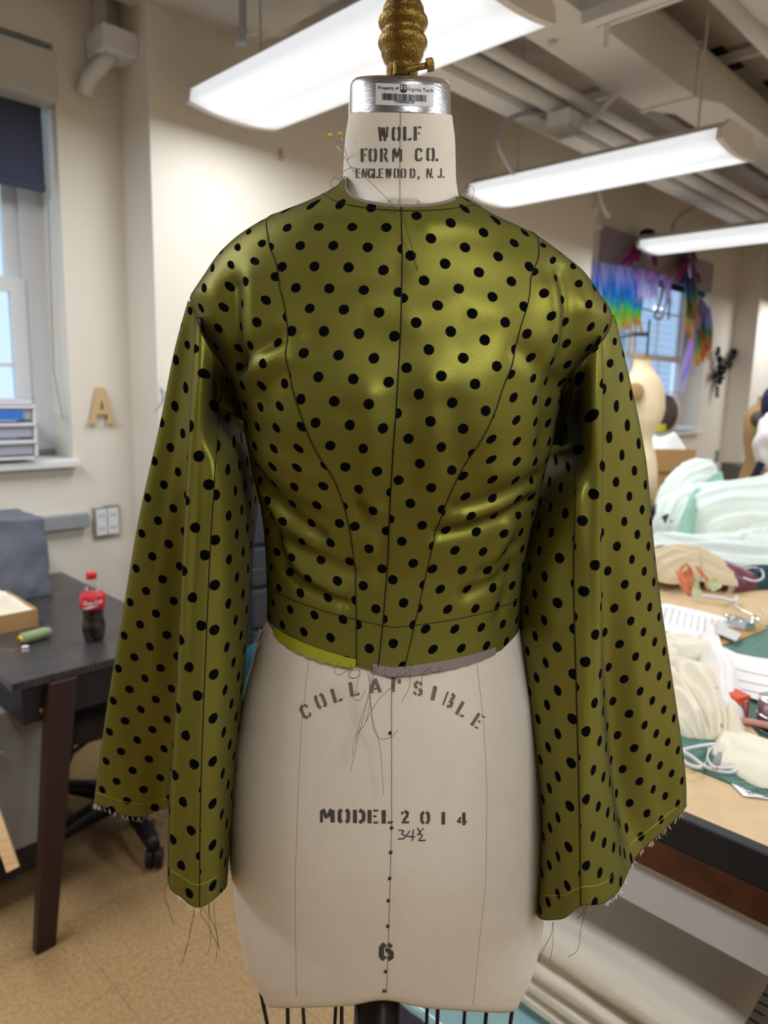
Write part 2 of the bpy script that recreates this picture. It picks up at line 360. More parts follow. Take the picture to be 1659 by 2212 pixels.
# ---- overhead services
def along_u(b, u0, u1, v, z, r, n=12): return b.tube([rw(u0, v, z), rw((u0+u1)/2, v, z), rw(u1, v, z)], r, n)
dk = thing('air_duct', rw(3.6, 1.73, 2.9), 'long rectangular painted sheet-metal duct under the ceiling, above the middle light', 'duct')
b = B(); wallbox(b, -1, 3.655, 1.60, 1.865, 2.90, 3.13); smooth_bev(obj('duct_section', b, M['duct'], dk))
b = B(); P = []
for u, zb in ((3.665, 2.905), (3.75, 2.915), (4.0, 2.965), (4.6, 2.97), (9.5, 2.97)):
    P.append([rw(u, 1.845, 3.13), rw(u, 1.845, zb), rw(u, 1.61, zb), rw(u, 1.61, 3.13)])
obj('duct_section', b.grid(P), M['duct'], dk)
for uu, dz in ((3.66, 0), (1.9, 0)):
    b = B(); wallbox(b, uu-.012, uu+.012, 1.592, 1.873, 2.892, 3.138); obj('flange', b, M['duct'], dk)
b = B(); wallbox(b, 1.2, 9.0, 1.592, 1.604, 3.10, 3.125); obj('seam', b, M['ductside'], dk)
b = B(); b.ball(rw(2.73, 1.80, 2.885), .018); obj('sensor', b, M['pipe'], dk)
tr_ = thing('cable_tray', rw(3, 2.2, 2.8), 'flat white tray running along the ceiling behind the lights', 'tray')
b = B(); wallbox(b, 1.9, 9.2, 2.14, 2.25, 2.80, 2.85); obj('tray_body', b, M['pipe'], tr_)
tag(obj('ceiling_pipe', along_u(B(), 1.9, 9.2, 2.085, 2.85, .038), M['pipe'], smooth=True), 'thick white pipe right beside the flat ceiling tray', 'pipe', group='white pipes along the ceiling')
tag(obj('ceiling_pipe', along_u(B(), 1.9, 9.2, 1.985, 2.87, .027), M['pipe'], smooth=True), 'thinner white pipe between the tray and the sheet-metal duct', 'pipe', group='white pipes along the ceiling')
tag(obj('ceiling_pipe', along_u(B(), 1.9, 9.2, 1.33, 3.10, .05), M['pipe'], smooth=True), 'white pipe high under the deck beside the bulging wrap', 'pipe', group='white pipes along the ceiling')
# wrapped insulation bulging at the top right
b = B(); P = []
for i in range(90):
    u = .8+i*.08; row = []
    for j in range(24):
        a = math.pi*j/23; k = noise.noise(Vector((u*2.2, j*.25, 3)))
        row.append(rw(u, .62+.585*math.cos(a)+.018*k+.02*math.sin(u*7)*max(0, math.cos(a))**4, 3.12-.32*math.sin(a)**.55+.012*noise.noise(Vector((u*3, j*.4, 9)))))
    P.append(row)
tag(obj('duct_wrap', b.grid(P), M['duct'], smooth=True), 'wide smooth white wrapped duct bulging down at the upper right ceiling', 'duct')
# strut rail crossing under the deck
sr = thing('strut_rail', rw(2.6, 1.57, 2.9), 'short white channel rail crossing beneath the duct at the top edge', 'rail')
b = B(); wallbox(b, 2.575, 2.625, 1.24, 1.58, 2.84, 2.885); obj('channel', b, M['pipe'], sr)
b = B(); wallbox(b, 2.655, 2.675, 1.24, 1.56, 2.85, 2.875); obj('channel', b, M['pipe'], sr)
b = B(); wallbox(b, 2.632, 2.645, 1.50, 1.515, 2.76, 2.86); obj('hanger_bolt', b, M['pipe'], sr)
# junction boxes and conduits
jb = thing('junction_box', rw(3.2, 2.02, 2.75), 'white junction box under the ceiling pipes with a flex conduit leaving it', 'electrical box')
b = B(); b.box((3.2, 2.02, 2.765), (.12, .12, .075), ROOM, bev=.006); obj('box_body', b, M['pipe'], jb)
b = B(); b.box((3.2, 2.02, 2.72), (.13, .13, .012), ROOM); obj('cover_plate', b, M['boxgrey'], jb)
jl = thing('junction_box', rw(1.345, D0-.07, 2.74), 'white square junction box high on the left wall, above the letter', 'electrical box')
b = B(); b.box((1.345, D0-.085, 2.725), (.135, .15, .085), ROOM, bev=.006); obj('box_body', b, M['pipe'], jl)
b = B(); wallbox(b, 1.31, 1.35, D0-.045, D0-.003, 2.76, CH); obj('raceway', b, M['pipe'], jl)
b = B(); b.tube([rw(1.335, D0-.10, 2.69), rw(1.30, D0-.09, 2.65), rw(1.265, D0-.05, 2.60), rw(1.255, D0-.03, 2.55)], .028, 10); obj('pipe_stub', b, M['pipe'], jl, True)
for (du, dv) in ((-.05, -.055), (.05, -.055), (.05, .05)):
    b = B(); b.ball(rw(1.345+du, D0-.085+dv, 2.683), .006, 8, 4); obj('screw', b, M['steel'], jl)
def conduit(pts, r, label, m='conduit', n=70, **k):
    return tag(obj('flexible_conduit', B().tube(catmull(pts, n), r, 8), M[m], smooth=True), label, 'conduit', **k)
pw = lambda x, y, D: rw(onwall(x, y, D)[0], D, onwall(x, y, D)[1])
conduit([pw(x, y, 2.12) for x, y in ((1188, 246), (1150, 244), (1110, 252), (1082, 278), (1077, 308), (1090, 340), (1110, 375))], .0115, 'grey corrugated conduit looping down to the left end of the middle light')
conduit([rw(3.29, 1.95, 2.77), rw(3.31, 1.92, 2.79), rw(3.33, 1.87, 2.85), rw(3.34, 1.83, 2.885)], .014, 'pale conduit rising from the junction box to the duct', 'pipe', 30)
conduit([rw(1.437, 2.092, 3.25), rw(1.437, 2.092, 2.9), rw(1.437, 2.095, 2.56)], .012, 'grey corrugated conduit dropping to the nearest light', n=20)
conduit([pw(x, y, 2.30) for x, y in ((1535, 388), (1556, 402), (1545, 428), (1490, 453), (1458, 478), (1450, 508))], .011, 'grey conduit curving down to the farthest light')
conduit([rw(2.15, 2.55, 3.2), rw(1.98, 2.56, 2.93), rw(1.80, 2.58, 2.86), rw(1.74, 2.60, 2.80)], .016, 'white bent pipe at the top of the frame ending beside the soffit', 'pipe', 24)
b = B().tube(catmull([rw(3.82, D1-.03, 3.05), rw(4.2, D1-.03, 3.055), rw(4.42, D1-.03, 3.045), rw(4.52, D1-.03, 2.99), rw(4.60, D1-.03, 2.90), rw(4.68, D1-.03, 2.77), rw(4.80, D1-.03, 2.70)], 50), .018, 8)
wc = thing('wall_conduit', rw(4.2, D1, 3.0), 'cream painted pipe bending down the wall end behind the middle light', 'conduit')
obj('pipe_run', b, M['wall'], wc, True); b = B(); b.box((4.93, D0-.05, 2.71), (.2, .09, .07), ROOM, bev=.01); obj('outlet_box', b, M['wall'], wc)
b = B(); b.tube([rw(4.62, D1-.03, 2.73), rw(4.85, D1+.1, 2.73)], .014, 8); obj('branch_pipe', b, M['wall'], wc)
# ---- ceiling lights, all the same fixture on one bearing; root at the middle of the lens
def fixture(u, v, label, power=1.):
    root = thing('ceiling_light', rw(u, v, 2.5), label, 'light', group='wraparound ceiling lights'); root.rotation_euler.z = AZ
    L, hw = .630, .195
    prof = [(-hw+.006, .040), (-hw, .004)]+[(-hw+2*hw*j/20, -.020*(1-(j/10-1)**2)) for j in range(21)]+[(hw, .004), (hw-.006, .040)]
    b = B(); b.grid([[(x, y, z) for x, z in prof] for y in np.linspace(-L+.012, L-.012, 12)]); obj('lens', b, M['lens'], root, True, local=True, fix=True)
    b = B(); b.prism([(-hw+.004, .040), (hw-.004, .040), (.11, .085), (-.11, .085)], -L+.01, L-.01, Matrix.Rotation(math.pi/2, 4, 'X')); obj('housing', b, M['lampmetal'], root, local=True)
    for sgn in (-1, 1):
        pl = [(x*1.01, z-.003) for x, z in prof]; b = B()
        b.prism(pl+[(.115, .088), (-.115, .088)], sgn*L-.012, sgn*L+.012, Matrix.Rotation(math.pi/2, 4, 'X')); obj('end_cap', b, M['lampmetal'], root, local=True)
    for y in (-.46, .46):
        b = B(); b.tube([(0, y, .085), (0, y, CH-2.5)], .004, 6); obj('hanger_rod', b, M['ductside'], root, local=True)
    ld = bpy.data.lights.new('tube', 'AREA'); ld.shape = 'RECTANGLE'; ld.size = .34; ld.size_y = 1.1; ld.energy = LAMP_W*power; ld.color = (.955, .98, 1)
    lo = bpy.data.objects.new('tube', ld); COL.objects.link(lo); lo.parent = root; lo.location = (0, 0, -.024)
    return root
fixture(1.67, 1.865, 'nearest ceiling light, long white lens right behind the gold finial', .62)
fixture(3.27, 1.865, 'middle ceiling light of the row, right of the mannequin neck')
fixture(5.10, 1.825, 'farthest ceiling light, cut by the right frame edge')
for u, v, where in ((.07, -1.0, 'above the floor in front of the dress form'), (1.67, -1.0, 'over the near end of the cutting table'), (3.27, -1.0, 'over the middle of the cutting table'), (4.9, -1.0, 'added past the cutting table for more light, beyond the right frame edge'), (8.3, -1.0, 'added farthest along the second row for more light, beyond the right frame edge'), (8.3, 1.865, 'added as last of the window row for more light, just beyond the right frame edge'), (.07, 1.865, 'over the dark desk, left of the frame'), (-1.53, 1.865, 'at the near end of the window row, left of the frame'), (6.7, -1.0, 'second last of the second row, right of the frame')): fixture(u, v, 'ceiling light '+where)  # unseen fixtures; some at the right are added to brighten the far wall
# ================================================================== DRESS FORM AND JACKET
YC = .72                                   # depth of the vertical axis of the form
def zc(y): return float(atY(866, y, YC)[2])
def xc(x, y): return float(atY(x, y, YC)[0])
# jacket body silhouette: rows (y, left x, right x) ; upper rows left and right are at different heights
JL = [(392, 742), (402, 735), (412, 727), (430, 700), (455, 650), (487, 575), (520, 520), (560, 475), (610, 440), (640, 420), (657, 410), (700, 424), (760, 455), (830, 500), (880, 519), (960, 535), (1020, 545), (1090, 561), (1150, 569), (1230, 574), (1350, 576), (1420, 574)]
JR = [(392, 983), (420, 988), (432, 993), (450, 1030), (478, 1080), (515, 1163), (550, 1215), (585, 1260), (625, 1290), (665, 1318), (682, 1322), (735, 1298), (780, 1258), (835, 1215), (880, 1203), (950, 1190), (1010, 1176), (1080, 1160), (1150, 1145), (1230, 1131), (1310, 1125), (1385, 1122), (1420, 1124)]
jl = np.array([(zc(y), xc(x, y)) for y, x in JL]); jr = np.array([(zc(y), xc(x, y)) for y, x in JR])
CX = .0105
BF = [(240, .055), (430, .058), (457, .066), (500, .080), (560, .092), (655, .104), (750, .114), (850, .122), (900, .122), (1000, .112), (1100, .099), (1200, .091), (1300, .093), (1437, .105), (1600, .113), (1750, .116), (1900, .110), (2050, .098), (2140, .085)]
bfz = np.array([(zc(y), v) for y, v in BF])
BB = [(240, .055), (457, .062), (560, .085), (655, .10), (900, .10), (1200, .07), (1437, .10), (1750, .125), (2050, .11), (2140, .10)]
bbz = np.array([(zc(y), v) for y, v in BB])
def jet(z):
    return (CX-cr_interp(jl[:, 0], jl[:, 1], z))*.985, (cr_interp(jr[:, 0], jr[:, 1], z)-CX)*.985, cr_interp(bfz[:, 0], bfz[:, 1], z), cr_interp(bbz[:, 0], bbz[:, 1], z)
def bust(x, z):
    zb = zc(860); return .010*(np.exp(-((np.abs(x-CX)-.078)**2/(2*.036**2)+(z-zb)**2/(2*.05**2))))
# crease and fold lines on the jacket front, pixel polylines: amplitude (m, + outwards), width (m)
def crease(pts, amp, wd): return (np.array([atY(x, y, .63)[[0, 2]] for x, y in pts]), amp, wd)
CRE = [crease(*c) for c in [
    ([(552, 1035), (600, 1090), (640, 1128), (690, 1160)], -.0055, .0065), ([(560, 1075), (610, 1125), (660, 1160)], .005, .010),
    ([(560, 1150), (640, 1195), (720, 1225), (765, 1240)], -.0035, .007), ([(575, 1120), (585, 1180), (610, 1240), (650, 1275), (740, 1305)], -.006, .006), ([(585, 1110), (605, 1190), (640, 1240), (720, 1285)], .005, .010),
    ([(540, 965), (600, 1000), (680, 1030)], .003, .012), ([(560, 1010), (620, 1050), (700, 1085)], .003, .009),
    ([(1165, 1040), (1110, 1062), (1040, 1085), (985, 1095)], -.0045, .007), ([(1150, 1090), (1085, 1120), (1010, 1140), (950, 1150)], -.006, .0065), ([(1150, 1065), (1080, 1095), (1000, 1115)], .0045, .010),
    ([(1120, 1195), (1085, 1230), (1050, 1245)], -.004, .006), ([(1110, 1150), (1090, 1200), (1070, 1240)], .004, .008), ([(1115, 1240), (1080, 1270), (1010, 1290)], -.004, .007),
    ([(1190, 980), (1130, 1010), (1060, 1020)], .003, .012), ([(1120, 1260), (1100, 1320), (1090, 1350)], -.003, .006),
    ([(490, 620), (492, 690), (500, 745), (505, 790)], -.011, .013), ([(530, 600), (530, 680), (530, 750)], .005, .016),
    ([(500, 775), (560, 762), (605, 738)], -.006, .009), ([(500, 815), (570, 790), (640, 770)], .006, .013), ([(570, 860), (620, 800), (650, 740)], -.003, .010),
    ([(1240, 590), (1245, 660), (1235, 740), (1212, 800)], -.010, .013), ([(1200, 620), (1205, 700), (1195, 790)], .005, .014), ([(1260, 590), (1275, 650)], .004, .012),
    ([(1215, 830), (1160, 800), (1120, 760)], -.004, .010), ([(1180, 850), (1180, 920), (1172, 980)], -.004, .008),
    ([(800, 860), (800, 960), (795, 1040)], .0035, .012), ([(760, 900), (762, 1000), (775, 1075)], -.003, .012), ([(790, 1075), (815, 1100), (803, 1150), (800, 1190)], .004, .008), ([(780, 1095), (790, 1130)], -.003, .008), ([(815, 1130), (820, 1230)], -.0025, .009),
    ([(925, 830), (935, 960), (920, 1080)], .003, .014), ([(960, 880), (975, 980)], -.003, .013), ([(890, 880), (890, 1050)], -.0025, .011),
    ([(640, 620), (700, 640), (790, 600), (850, 590)], -.0017, .012), ([(700, 690), (790, 660), (860, 690)], .0018, .016), ([(900, 700), (990, 650), (1080, 690)], .0018, .016), ([(1000, 760), (1060, 720), (1110, 700)], -.0016, .014),
    ([(800, 470), (740, 480), (690, 470)], -.002, .008), ([(930, 480), (1000, 470), (1050, 480)], .002, .010)]]
def creases(x, z):
    d = np.zeros_like(x); K = 1.12
    for pl, a, wd in CRE:
        best = np.full(x.shape, 9.)
        for k in range(len(pl)-1):
            p, q = pl[k], pl[k+1]; v = q-p; L2 = v@v
            t = np.clip(((x-p[0])*v[0]+(z-p[1])*v[1])/L2, 0, 1); best = np.minimum(best, np.hypot(x-p[0]-t*v[0], z-p[1]-t*v[1]))
        d += K*a*np.exp(-(best/wd)**2)
    return d
def surf(phi, z, off=0., fold=True, shape=jet):
    """front/back shell; phi -90..90 front (deg, left to right of the picture), 90..270 back"""
    p = np.radians(phi); aL, aR, bf, bb = shape(z); s, c = np.sin(p), np.cos(p)
    a = np.where(s < 0, aL, aR)+off
    b = np.where(c > 0, bf+off, bb+off)
    x = CX+a*s; front = np.clip(c, 0, 1)
    y = YC-np.sign(c)*b*np.abs(c)**.88
    dy = np.zeros_like(x)
    if fold:
        dy = (bust(x, z)+creases(x, z))*np.clip(front*2.2, 0, 1)
        nx = np.clip(-s*.5*np.sign(-1), -1, 1)
        y = y-dy*(.55+.45*front); x = x+dy*s*.6*(front > 0)
    return np.stack([x, y, z+0*x], -1)
def seam_phi(pts, it=6):
    out = []
    for x, y in pts:
        Y = .63
        for _ in range(it):
            q = atY(x, y, Y); aL, aR, bf, bb = jet(q[2]); a = aL if q[0] < CX else aR
            s = np.clip((q[0]-CX)/a, -.995, .995); Y = YC-bf*(1-s*s)**.44-float(bust(q[0], q[2]))
        out.append((float(q[2]), math.degrees(math.asin(s))))
    return np.array(out)
SL = seam_phi([(575, 486), (585, 540), (605, 620), (622, 690), (625, 760), (637, 830), (652, 880), (690, 980), (720, 1030), (745, 1100), (760, 1170), (768, 1260), (770, 1340), (770, 1425)])
SR = seam_phi([(1163, 518), (1158, 570), (1142, 640), (1122, 710), (1100, 790), (1072, 860), (1030, 960), (1005, 1000), (962, 1090), (937, 1170), (917, 1250), (897, 1330), (872, 1425)])
SC = seam_phi([(867, 460), (869, 560), (866, 700), (858, 850), (848, 1000), (842, 1100), (838, 1200), (831, 1290), (823, 1370), (816, 1428)])
SL = np.vstack([[zc(452), -90.], SL]); SR = np.vstack([[zc(478), 90.], SR])
def sphi(T, z): return cr_interp(T[:, 0], T[:, 1], z)
ZH = float(atY(770, 1430, .615)[2]); ZT = zc(520)
znF, znL, znR = float(atY(866, 455, .655)[2]), zc(402), zc(432)
def zneck(phi):
    p = np.radians(phi); zs = np.where(np.sin(p) < 0, znL, znR); c = np.cos(p)
    return np.where(c > 0, zs+(znF-zs)*np.clip(c, 0, 1)**3.4, zs-.006*np.clip(-c, 0, 1))
def hemdip(ph):
    s = np.sin(np.radians(ph)); c = np.cos(np.radians(ph)); a = np.abs(s); return np.where(c > 0, np.where(s < 0, .008, .001)*a-.013*(1-a), np.where(s < 0, .008, .001)*a)
NR = 190
def panel(fa, fb, ncol, zlo=None):
    """grid rows hem -> neck between seam functions fa(z), fb(z) in degrees"""
    v = np.linspace(0, 1, NR); P = np.zeros((NR, ncol, 3)); t = np.linspace(0, 1, ncol)
    for i, vv in enumerate(v):
        if vv < .72:
            z0 = ZH+(ZT-ZH)*vv/.72; ph = fa(z0)+(fb(z0)-fa(z0))*t
            zz = z0+hemdip(ph)*np.clip(1-vv/.3, 0, 1)**1.5
        else:
            k = (vv-.72)/.28; ph = None; zz = np.full(ncol, ZT)
            for _ in range(4):
                ph = fa(zz)+(fb(zz)-fa(zz))*t; zz = ZT+(zneck(ph)-ZT)*k
        P[i] = surf(ph, zz)
    return P
def cloth_uv(P, ref_col, ang, ref_px, ref_row=None, lat=(0., 0.)):
    """arc-length cloth coordinates, turned by ang, shifted so that a printed dot falls on ref_px"""
    du = np.linalg.norm(np.diff(P, axis=1), axis=2); u = np.concatenate([np.zeros((P.shape[0], 1)), np.cumsum(du, 1)], 1); u = u-u[:, ref_col:ref_col+1]
    dv = np.linalg.norm(np.diff(P, axis=0), axis=2); vv = np.concatenate([np.zeros((1, P.shape[1])), np.cumsum(dv, 0)], 0)
    vr = vv[:, ref_col:ref_col+1]; v = .35*vv+.65*vr
    a = math.radians(ang); U = u*math.cos(a)-v*math.sin(a); V = u*math.sin(a)+v*math.cos(a)
    X, Yp = proj(P.reshape(-1, 3)); k = int(np.argmin((X-ref_px[0])**2+(Yp-ref_px[1])**2))
    return np.stack([U.ravel()-U.ravel()[k]+lat[0], V.ravel()-V.ravel()[k]+lat[1]], -1)
form = thing('dress_form', (CX, YC, 0), 'cream linen dress form with stencilled neck and hips wearing the dotted jacket', 'dress form')
jacket = thing('jacket', (CX, YC, ZH), 'olive satin cropped jacket with black dotted tulle and wide bell sleeves, on the form', 'jacket')
one = lambda c: (lambda z: np.full(np.shape(z), float(c)))
fL, fR, fC = (lambda z: sphi(SL, z)), (lambda z: sphi(SR, z)), (lambda z: sphi(SC, z))
PC = {}
def cut(name, fa, fb, ncol, ref_col, ang, ref, lbl=None):
    P = panel(fa, fb, ncol); PC[name+str(len(PC))] = P
    b = B().grid(P, uv=cloth_uv(P, ref_col, ang, ref)); o = obj(name, b, [M['jacket'], M['lining']], jacket, True)
    return P
P_cl = cut('front_panel', fL, fC, 56, 55, 4, (828, 922))
P_cr = cut('front_panel', fC, fR, 56, 0, 9, (884, 945))
P_sl = cut('side_panel', one(-92), fL, 70, 69, -6, (643, 966))
P_sr = cut('side_panel', fR, one(92), 70, 0, 8, (1063, 993))
P_bk = cut('back_panel', one(92), one(268), 60, 30, 0, (866, 900))
def seam_tube(name, pts, r, m='seam', push=.0004, par=None):
    pts = np.asarray(pts, float).copy(); pts[:, 1] -= push
    return obj(name, B().tube(pts, r, 6), M[m], par or jacket, True)
seam_tube('seam', P_cl[:, 0], .00045); seam_tube('seam', P_cr[:, -1], .00045); seam_tube('centre_opening', P_cr[:, 0], .0006, push=.0003)
# neck band edge: thin fold line and raw tulle above it
nb = np.concatenate([P_sl[-1], P_cl[-1], P_cr[-1], P_sr[-1]])
nb = nb[70:150]; rows = np.stack([nb, nb+np.array([0, 0, .0025])]); rows[1, :, 0] = CX+(rows[1, :, 0]-CX)*.985; rows[1, :, 1] = YC+(rows[1, :, 1]-YC)*.985
obj('raw_neck_edge', B().grid(rows), M['tulle'], jacket, True)
nk = np.concatenate([q[-16] for q in (P_sl, P_cl, P_cr, P_sr)]); seam_tube('neck_stitching', nk[20:-20], .00035, push=.0003)
# facing stitch line above the hem
hp = np.linspace(-80, 80, 160); seam_tube('hem_stitching', surf(hp, ZH+hemdip(hp)+.042), .00028, push=.0004)
# what shows below the raw hem: satin lining at the left, tulle at the right
def hem_strip(name, a0, a1, drop, m, off, n=70, sw=0):
    ph = np.linspace(a0, a1, n); t = np.linspace(0, 1, n); pr = np.sin(np.pi*t)**.5
    zh = ZH+hemdip(ph); R = [surf(ph, zh+.006, off, False), surf(ph, zh-drop*pr*(.9+.1*np.sin(ph)), off+.001, False)]
    return obj(name, B().grid(np.array(R)), M[m], jacket, True)
hem_strip('satin_facing_edge', -62, float(fL(ZH))-0, .0055, 'satin', .001)
hem_strip('tulle_hem_edge', float(fC(ZH))-2, 48, .0028, 'tulle', .0005)
hem_strip('tulle_hem_edge', -84, -55, .004, 'tulle', .0005)
# ---- sleeves: closed rings of control points (px, py, depth)
SLV = {}
def sleeve_uv(Qg, Q, rc, ang, ref, sg):
    dh = np.hypot(np.diff(Q[..., 0], axis=1), np.diff(Q[..., 1], axis=1))*.90; u = np.concatenate([np.zeros((Q.shape[0], 1)), np.cumsum(dh, 1)], 1); u = u-u[:, rc:rc+1]+sg*.9*(Q[:, rc:rc+1, 0]-Q[0, rc, 0]); v = Q[..., 2]*.92
    a = math.radians(ang); U = u*math.cos(a)-v*math.sin(a); V = u*math.sin(a)+v*math.cos(a); X, Yp = proj(Qg.reshape(-1, 3)); k = int(np.argmin((X-ref[0])**2+(Yp-ref[1])**2)); return np.stack([U.ravel()-U.ravel()[k], V.ravel()-V.ravel()[k]], -1)
def sleeve(side, rows, ncol, nrow, seamcol, ua, refs, angs):
    net = np.array([[atY(x, y, Y) for x, y, Y in r] for r in rows])           # (rows, cols, 3)
    a = np.array([catmull(net[:, j], nrow) for j in range(net.shape[1])])      # columns along the length
    P = np.array([catmull(a[:, i], ncol, True) for i in range(nrow)])
    n2 = net.copy(); n2[1] = .53*net[0]+.47*net[2]; a2 = np.array([catmull(n2[:, j], nrow) for j in range(n2.shape[1])]); PU = np.array([catmull(a2[:, i], ncol, True) for i in range(nrow)])
    root = obj('sleeve', B(), M['jacket'], jacket) if False else None
    nctl = net.shape[1]; per = ncol//nctl; sc = seamcol*per
    # soft ripples running down the cloth
    X, Z = P[..., 0].copy(), P[..., 2].copy(); amp = np.linspace(.2, 1, nrow)[:, None]
    P[..., 1] += amp*.0018*np.sin(X*95+Z*7+ua)+amp*.0012*np.sin(X*41-Z*19+1.3)
    SLV[side] = (P, per)
    Q1 = np.concatenate([P[:, sc:], P[:, :1]], 1); Q2 = P[:, :sc+1]; V1 = np.concatenate([PU[:, sc:], PU[:, :1]], 1); V2 = PU[:, :sc+1]
    for Q, QV, rc, an, rf in ((Q1, V1, 0, angs[0], refs[0]), (Q2, V2, Q2.shape[1]-1, angs[1], refs[1])):
        o = obj('sleeve_panel', B().grid(Q[::-1], uv=sleeve_uv(Q[::-1], QV[::-1], rc, an, rf, -1 if side == 'L' else 1)), [M['jacket'], M['lining']], jacket, True)
        md = o.modifiers.new('cloth', 'SOLIDIFY'); md.thickness = .0012; md.offset = 0; md.material_offset = 1; md.use_rim = True
    q = P[:, sc].copy(); d = (q-CAM); d /= np.linalg.norm(d, axis=1)[:, None]; obj('seam', B().tube(q-d*.0009, .0005, 6), M['seam'], jacket, True)
    q = P[0].copy(); d = (q-CAM); d /= np.linalg.norm(d, axis=1)[:, None]; obj('armhole_seam', B().tube(q-d*.002, .0006, 6), M['seam'], jacket, True)
    k = int(nrow*.945); q = P[k].copy(); d = (q-CAM); d /= np.linalg.norm(d, axis=1)[:, None]; obj('hem_stitching', B().tube(q-d*.001, .00035, 4), M['satin'], jacket, True)
    return P
# columns: inner back, inner edge, inner front, seam, ridge, fold, valley, outer mid, outer edge, back mid
LS = [[(520, 840, 0.79), (540, 872, 0.765), (503, 833, 0.685), (484, 797, 0.655), (458, 757, 0.65), (426, 693, 0.653), (438, 685, 0.7), (420, 666, 0.708), (408, 655, 0.726), (446, 735, 0.765)],
      [(555, 880, 0.81), (530, 915, 0.8), (503, 892, 0.785), (473, 878, 0.745), (446, 838, 0.648), (417, 800, 0.648), (428, 790, 0.7), (405, 775, 0.728), (377, 765, 0.743), (432, 815, 0.8)],
      [(560, 985, 0.8), (546, 1000, 0.745), (503, 990, 0.665), (467, 985, 0.638), (436, 975, 0.634), (409, 960, 0.641), (420, 950, 0.71), (386, 935, 0.738), (345, 925, 0.757), (425, 945, 0.83)],
      [(520, 1220, 0.8), (541, 1250, 0.71), (500, 1230, 0.645), (452, 1212, 0.625), (424, 1206, 0.628), (397, 1195, 0.636), (410, 1180, 0.73), (350, 1168, 0.747), (295, 1160, 0.765), (400, 1180, 0.85)],
      [(500, 1500, 0.8), (521, 1520, 0.697), (484, 1522, 0.632), (440, 1521, 0.612), (410, 1516, 0.616), (381, 1505, 0.63), (394, 1480, 0.74), (318, 1452, 0.757), (249, 1440, 0.775), (370, 1450, 0.87)],
      [(480, 1690, 0.8), (503, 1735, 0.69), (476, 1748, 0.625), (434, 1752, 0.605), (399, 1746, 0.61), (366, 1730, 0.626), (378, 1662, 0.755), (297, 1641, 0.767), (218, 1632, 0.785), (350, 1640, 0.88)],
      [(470, 1830, 0.8), (490, 1900, 0.685), (473, 1932, 0.62), (432, 1957, 0.6), (396, 1940, 0.606), (363, 1898, 0.624), (374, 1752, 0.76), (297, 1765, 0.77), (204, 1735, 0.79), (340, 1768, 0.88)]]
RS = [[(1195, 845, 0.79), (1178, 890, 0.765), (1206, 860, 0.69), (1237, 806, 0.655), (1267, 771, 0.65), (1298, 737, 0.652), (1294, 717, 0.697), (1313, 698, 0.706), (1324, 682, 0.726), (1284, 745, 0.765)],
      [(1160, 900, 0.82), (1160, 950, 0.8), (1200, 945, 0.8), (1232, 936, 0.78), (1266, 890, 0.652), (1299, 850, 0.642), (1298, 835, 0.68), (1330, 815, 0.71), (1354, 800, 0.741), (1305, 840, 0.8)],
      [(1150, 1040, 0.82), (1150, 1060, 0.76), (1200, 1055, 0.685), (1243, 1045, 0.642), (1273, 1035, 0.634), (1299, 1025, 0.636), (1296, 1015, 0.68), (1345, 1000, 0.705), (1392, 985, 0.748), (1315, 990, 0.83)],
      [(1160, 1220, 0.82), (1108, 1260, 0.74), (1172, 1250, 0.656), (1240, 1241, 0.632), (1271, 1240, 0.626), (1297, 1235, 0.632), (1293, 1225, 0.68), (1360, 1214, 0.7), (1414, 1200, 0.75), (1330, 1200, 0.85)],
      [(1200, 1490, 0.82), (1138, 1500, 0.7), (1190, 1512, 0.639), (1246, 1521, 0.615), (1278, 1518, 0.618), (1300, 1512, 0.637), (1310, 1500, 0.694), (1386, 1480, 0.71), (1449, 1460, 0.76), (1350, 1470, 0.87)],
      [(1230, 1720, 0.82), (1170, 1750, 0.685), (1203, 1772, 0.624), (1253, 1782, 0.6), (1288, 1775, 0.615), (1323, 1742, 0.647), (1334, 1722, 0.702), (1407, 1692, 0.72), (1477, 1655, 0.77), (1370, 1670, 0.88)],
      [(1240, 1860, 0.82), (1162, 1968, 0.68), (1212, 1990, 0.619), (1256, 1962, 0.595), (1300, 1948, 0.61), (1342, 1915, 0.64), (1377, 1842, 0.702), (1438, 1795, 0.725), (1480, 1735, 0.775), (1400, 1770, 0.88)]]
PL_ = sleeve('L', LS, 200, 170, 3, .4, [(341, 1124), (495, 1300)], [-17, 0])
PR_ = sleeve('R', RS, 200, 170, 3, 2.1, [(1330, 1180), (1206, 1300)], [-17, 0])
# ---- the dress form under it
HL = [(1350, 566), (1420, 549), (1480, 532), (1550, 517), (1600, 508), (1650, 502), (1700, 499), (1750, 497), (1800, 497), (1850, 499), (1900, 502), (1950, 507), (2000, 515), (2050, 528), (2080, 542), (2105, 560), (2125, 585)]
HR = [(1350, 1128), (1420, 1143), (1480, 1160), (1550, 1172), (1600, 1178), (1650, 1181), (1700, 1183), (1750, 1184), (1800, 1183), (1850, 1181), (1900, 1178), (1950, 1174), (2000, 1169), (2050, 1158), (2080, 1148), (2105, 1134), (2125, 1112)]
NLk = [(236, 753), (262, 751), (300, 745), (350, 741), (400, 738), (430, 733), (460, 726)]
NRk = [(236, 976), (262, 978), (300, 983), (350, 985), (400, 987), (430, 992), (460, 1000)]
body_rows = [y for y in (500, 560, 657, 760, 830, 960, 1090, 1230)]
zz_ = np.array([zc(y) for y in body_rows]); aL0, aR0, _, _ = jet(zz_)
def tab(hip, neck, side):
    t = [(zc(y), abs(xc(x, y)-CX)) for y, x in hip+neck]
    for z, a in zip(zz_, aL0 if side < 0 else aR0): t.append((float(z), min(float(a)*.94-.006, .165)))
    return np.array(sorted(t))
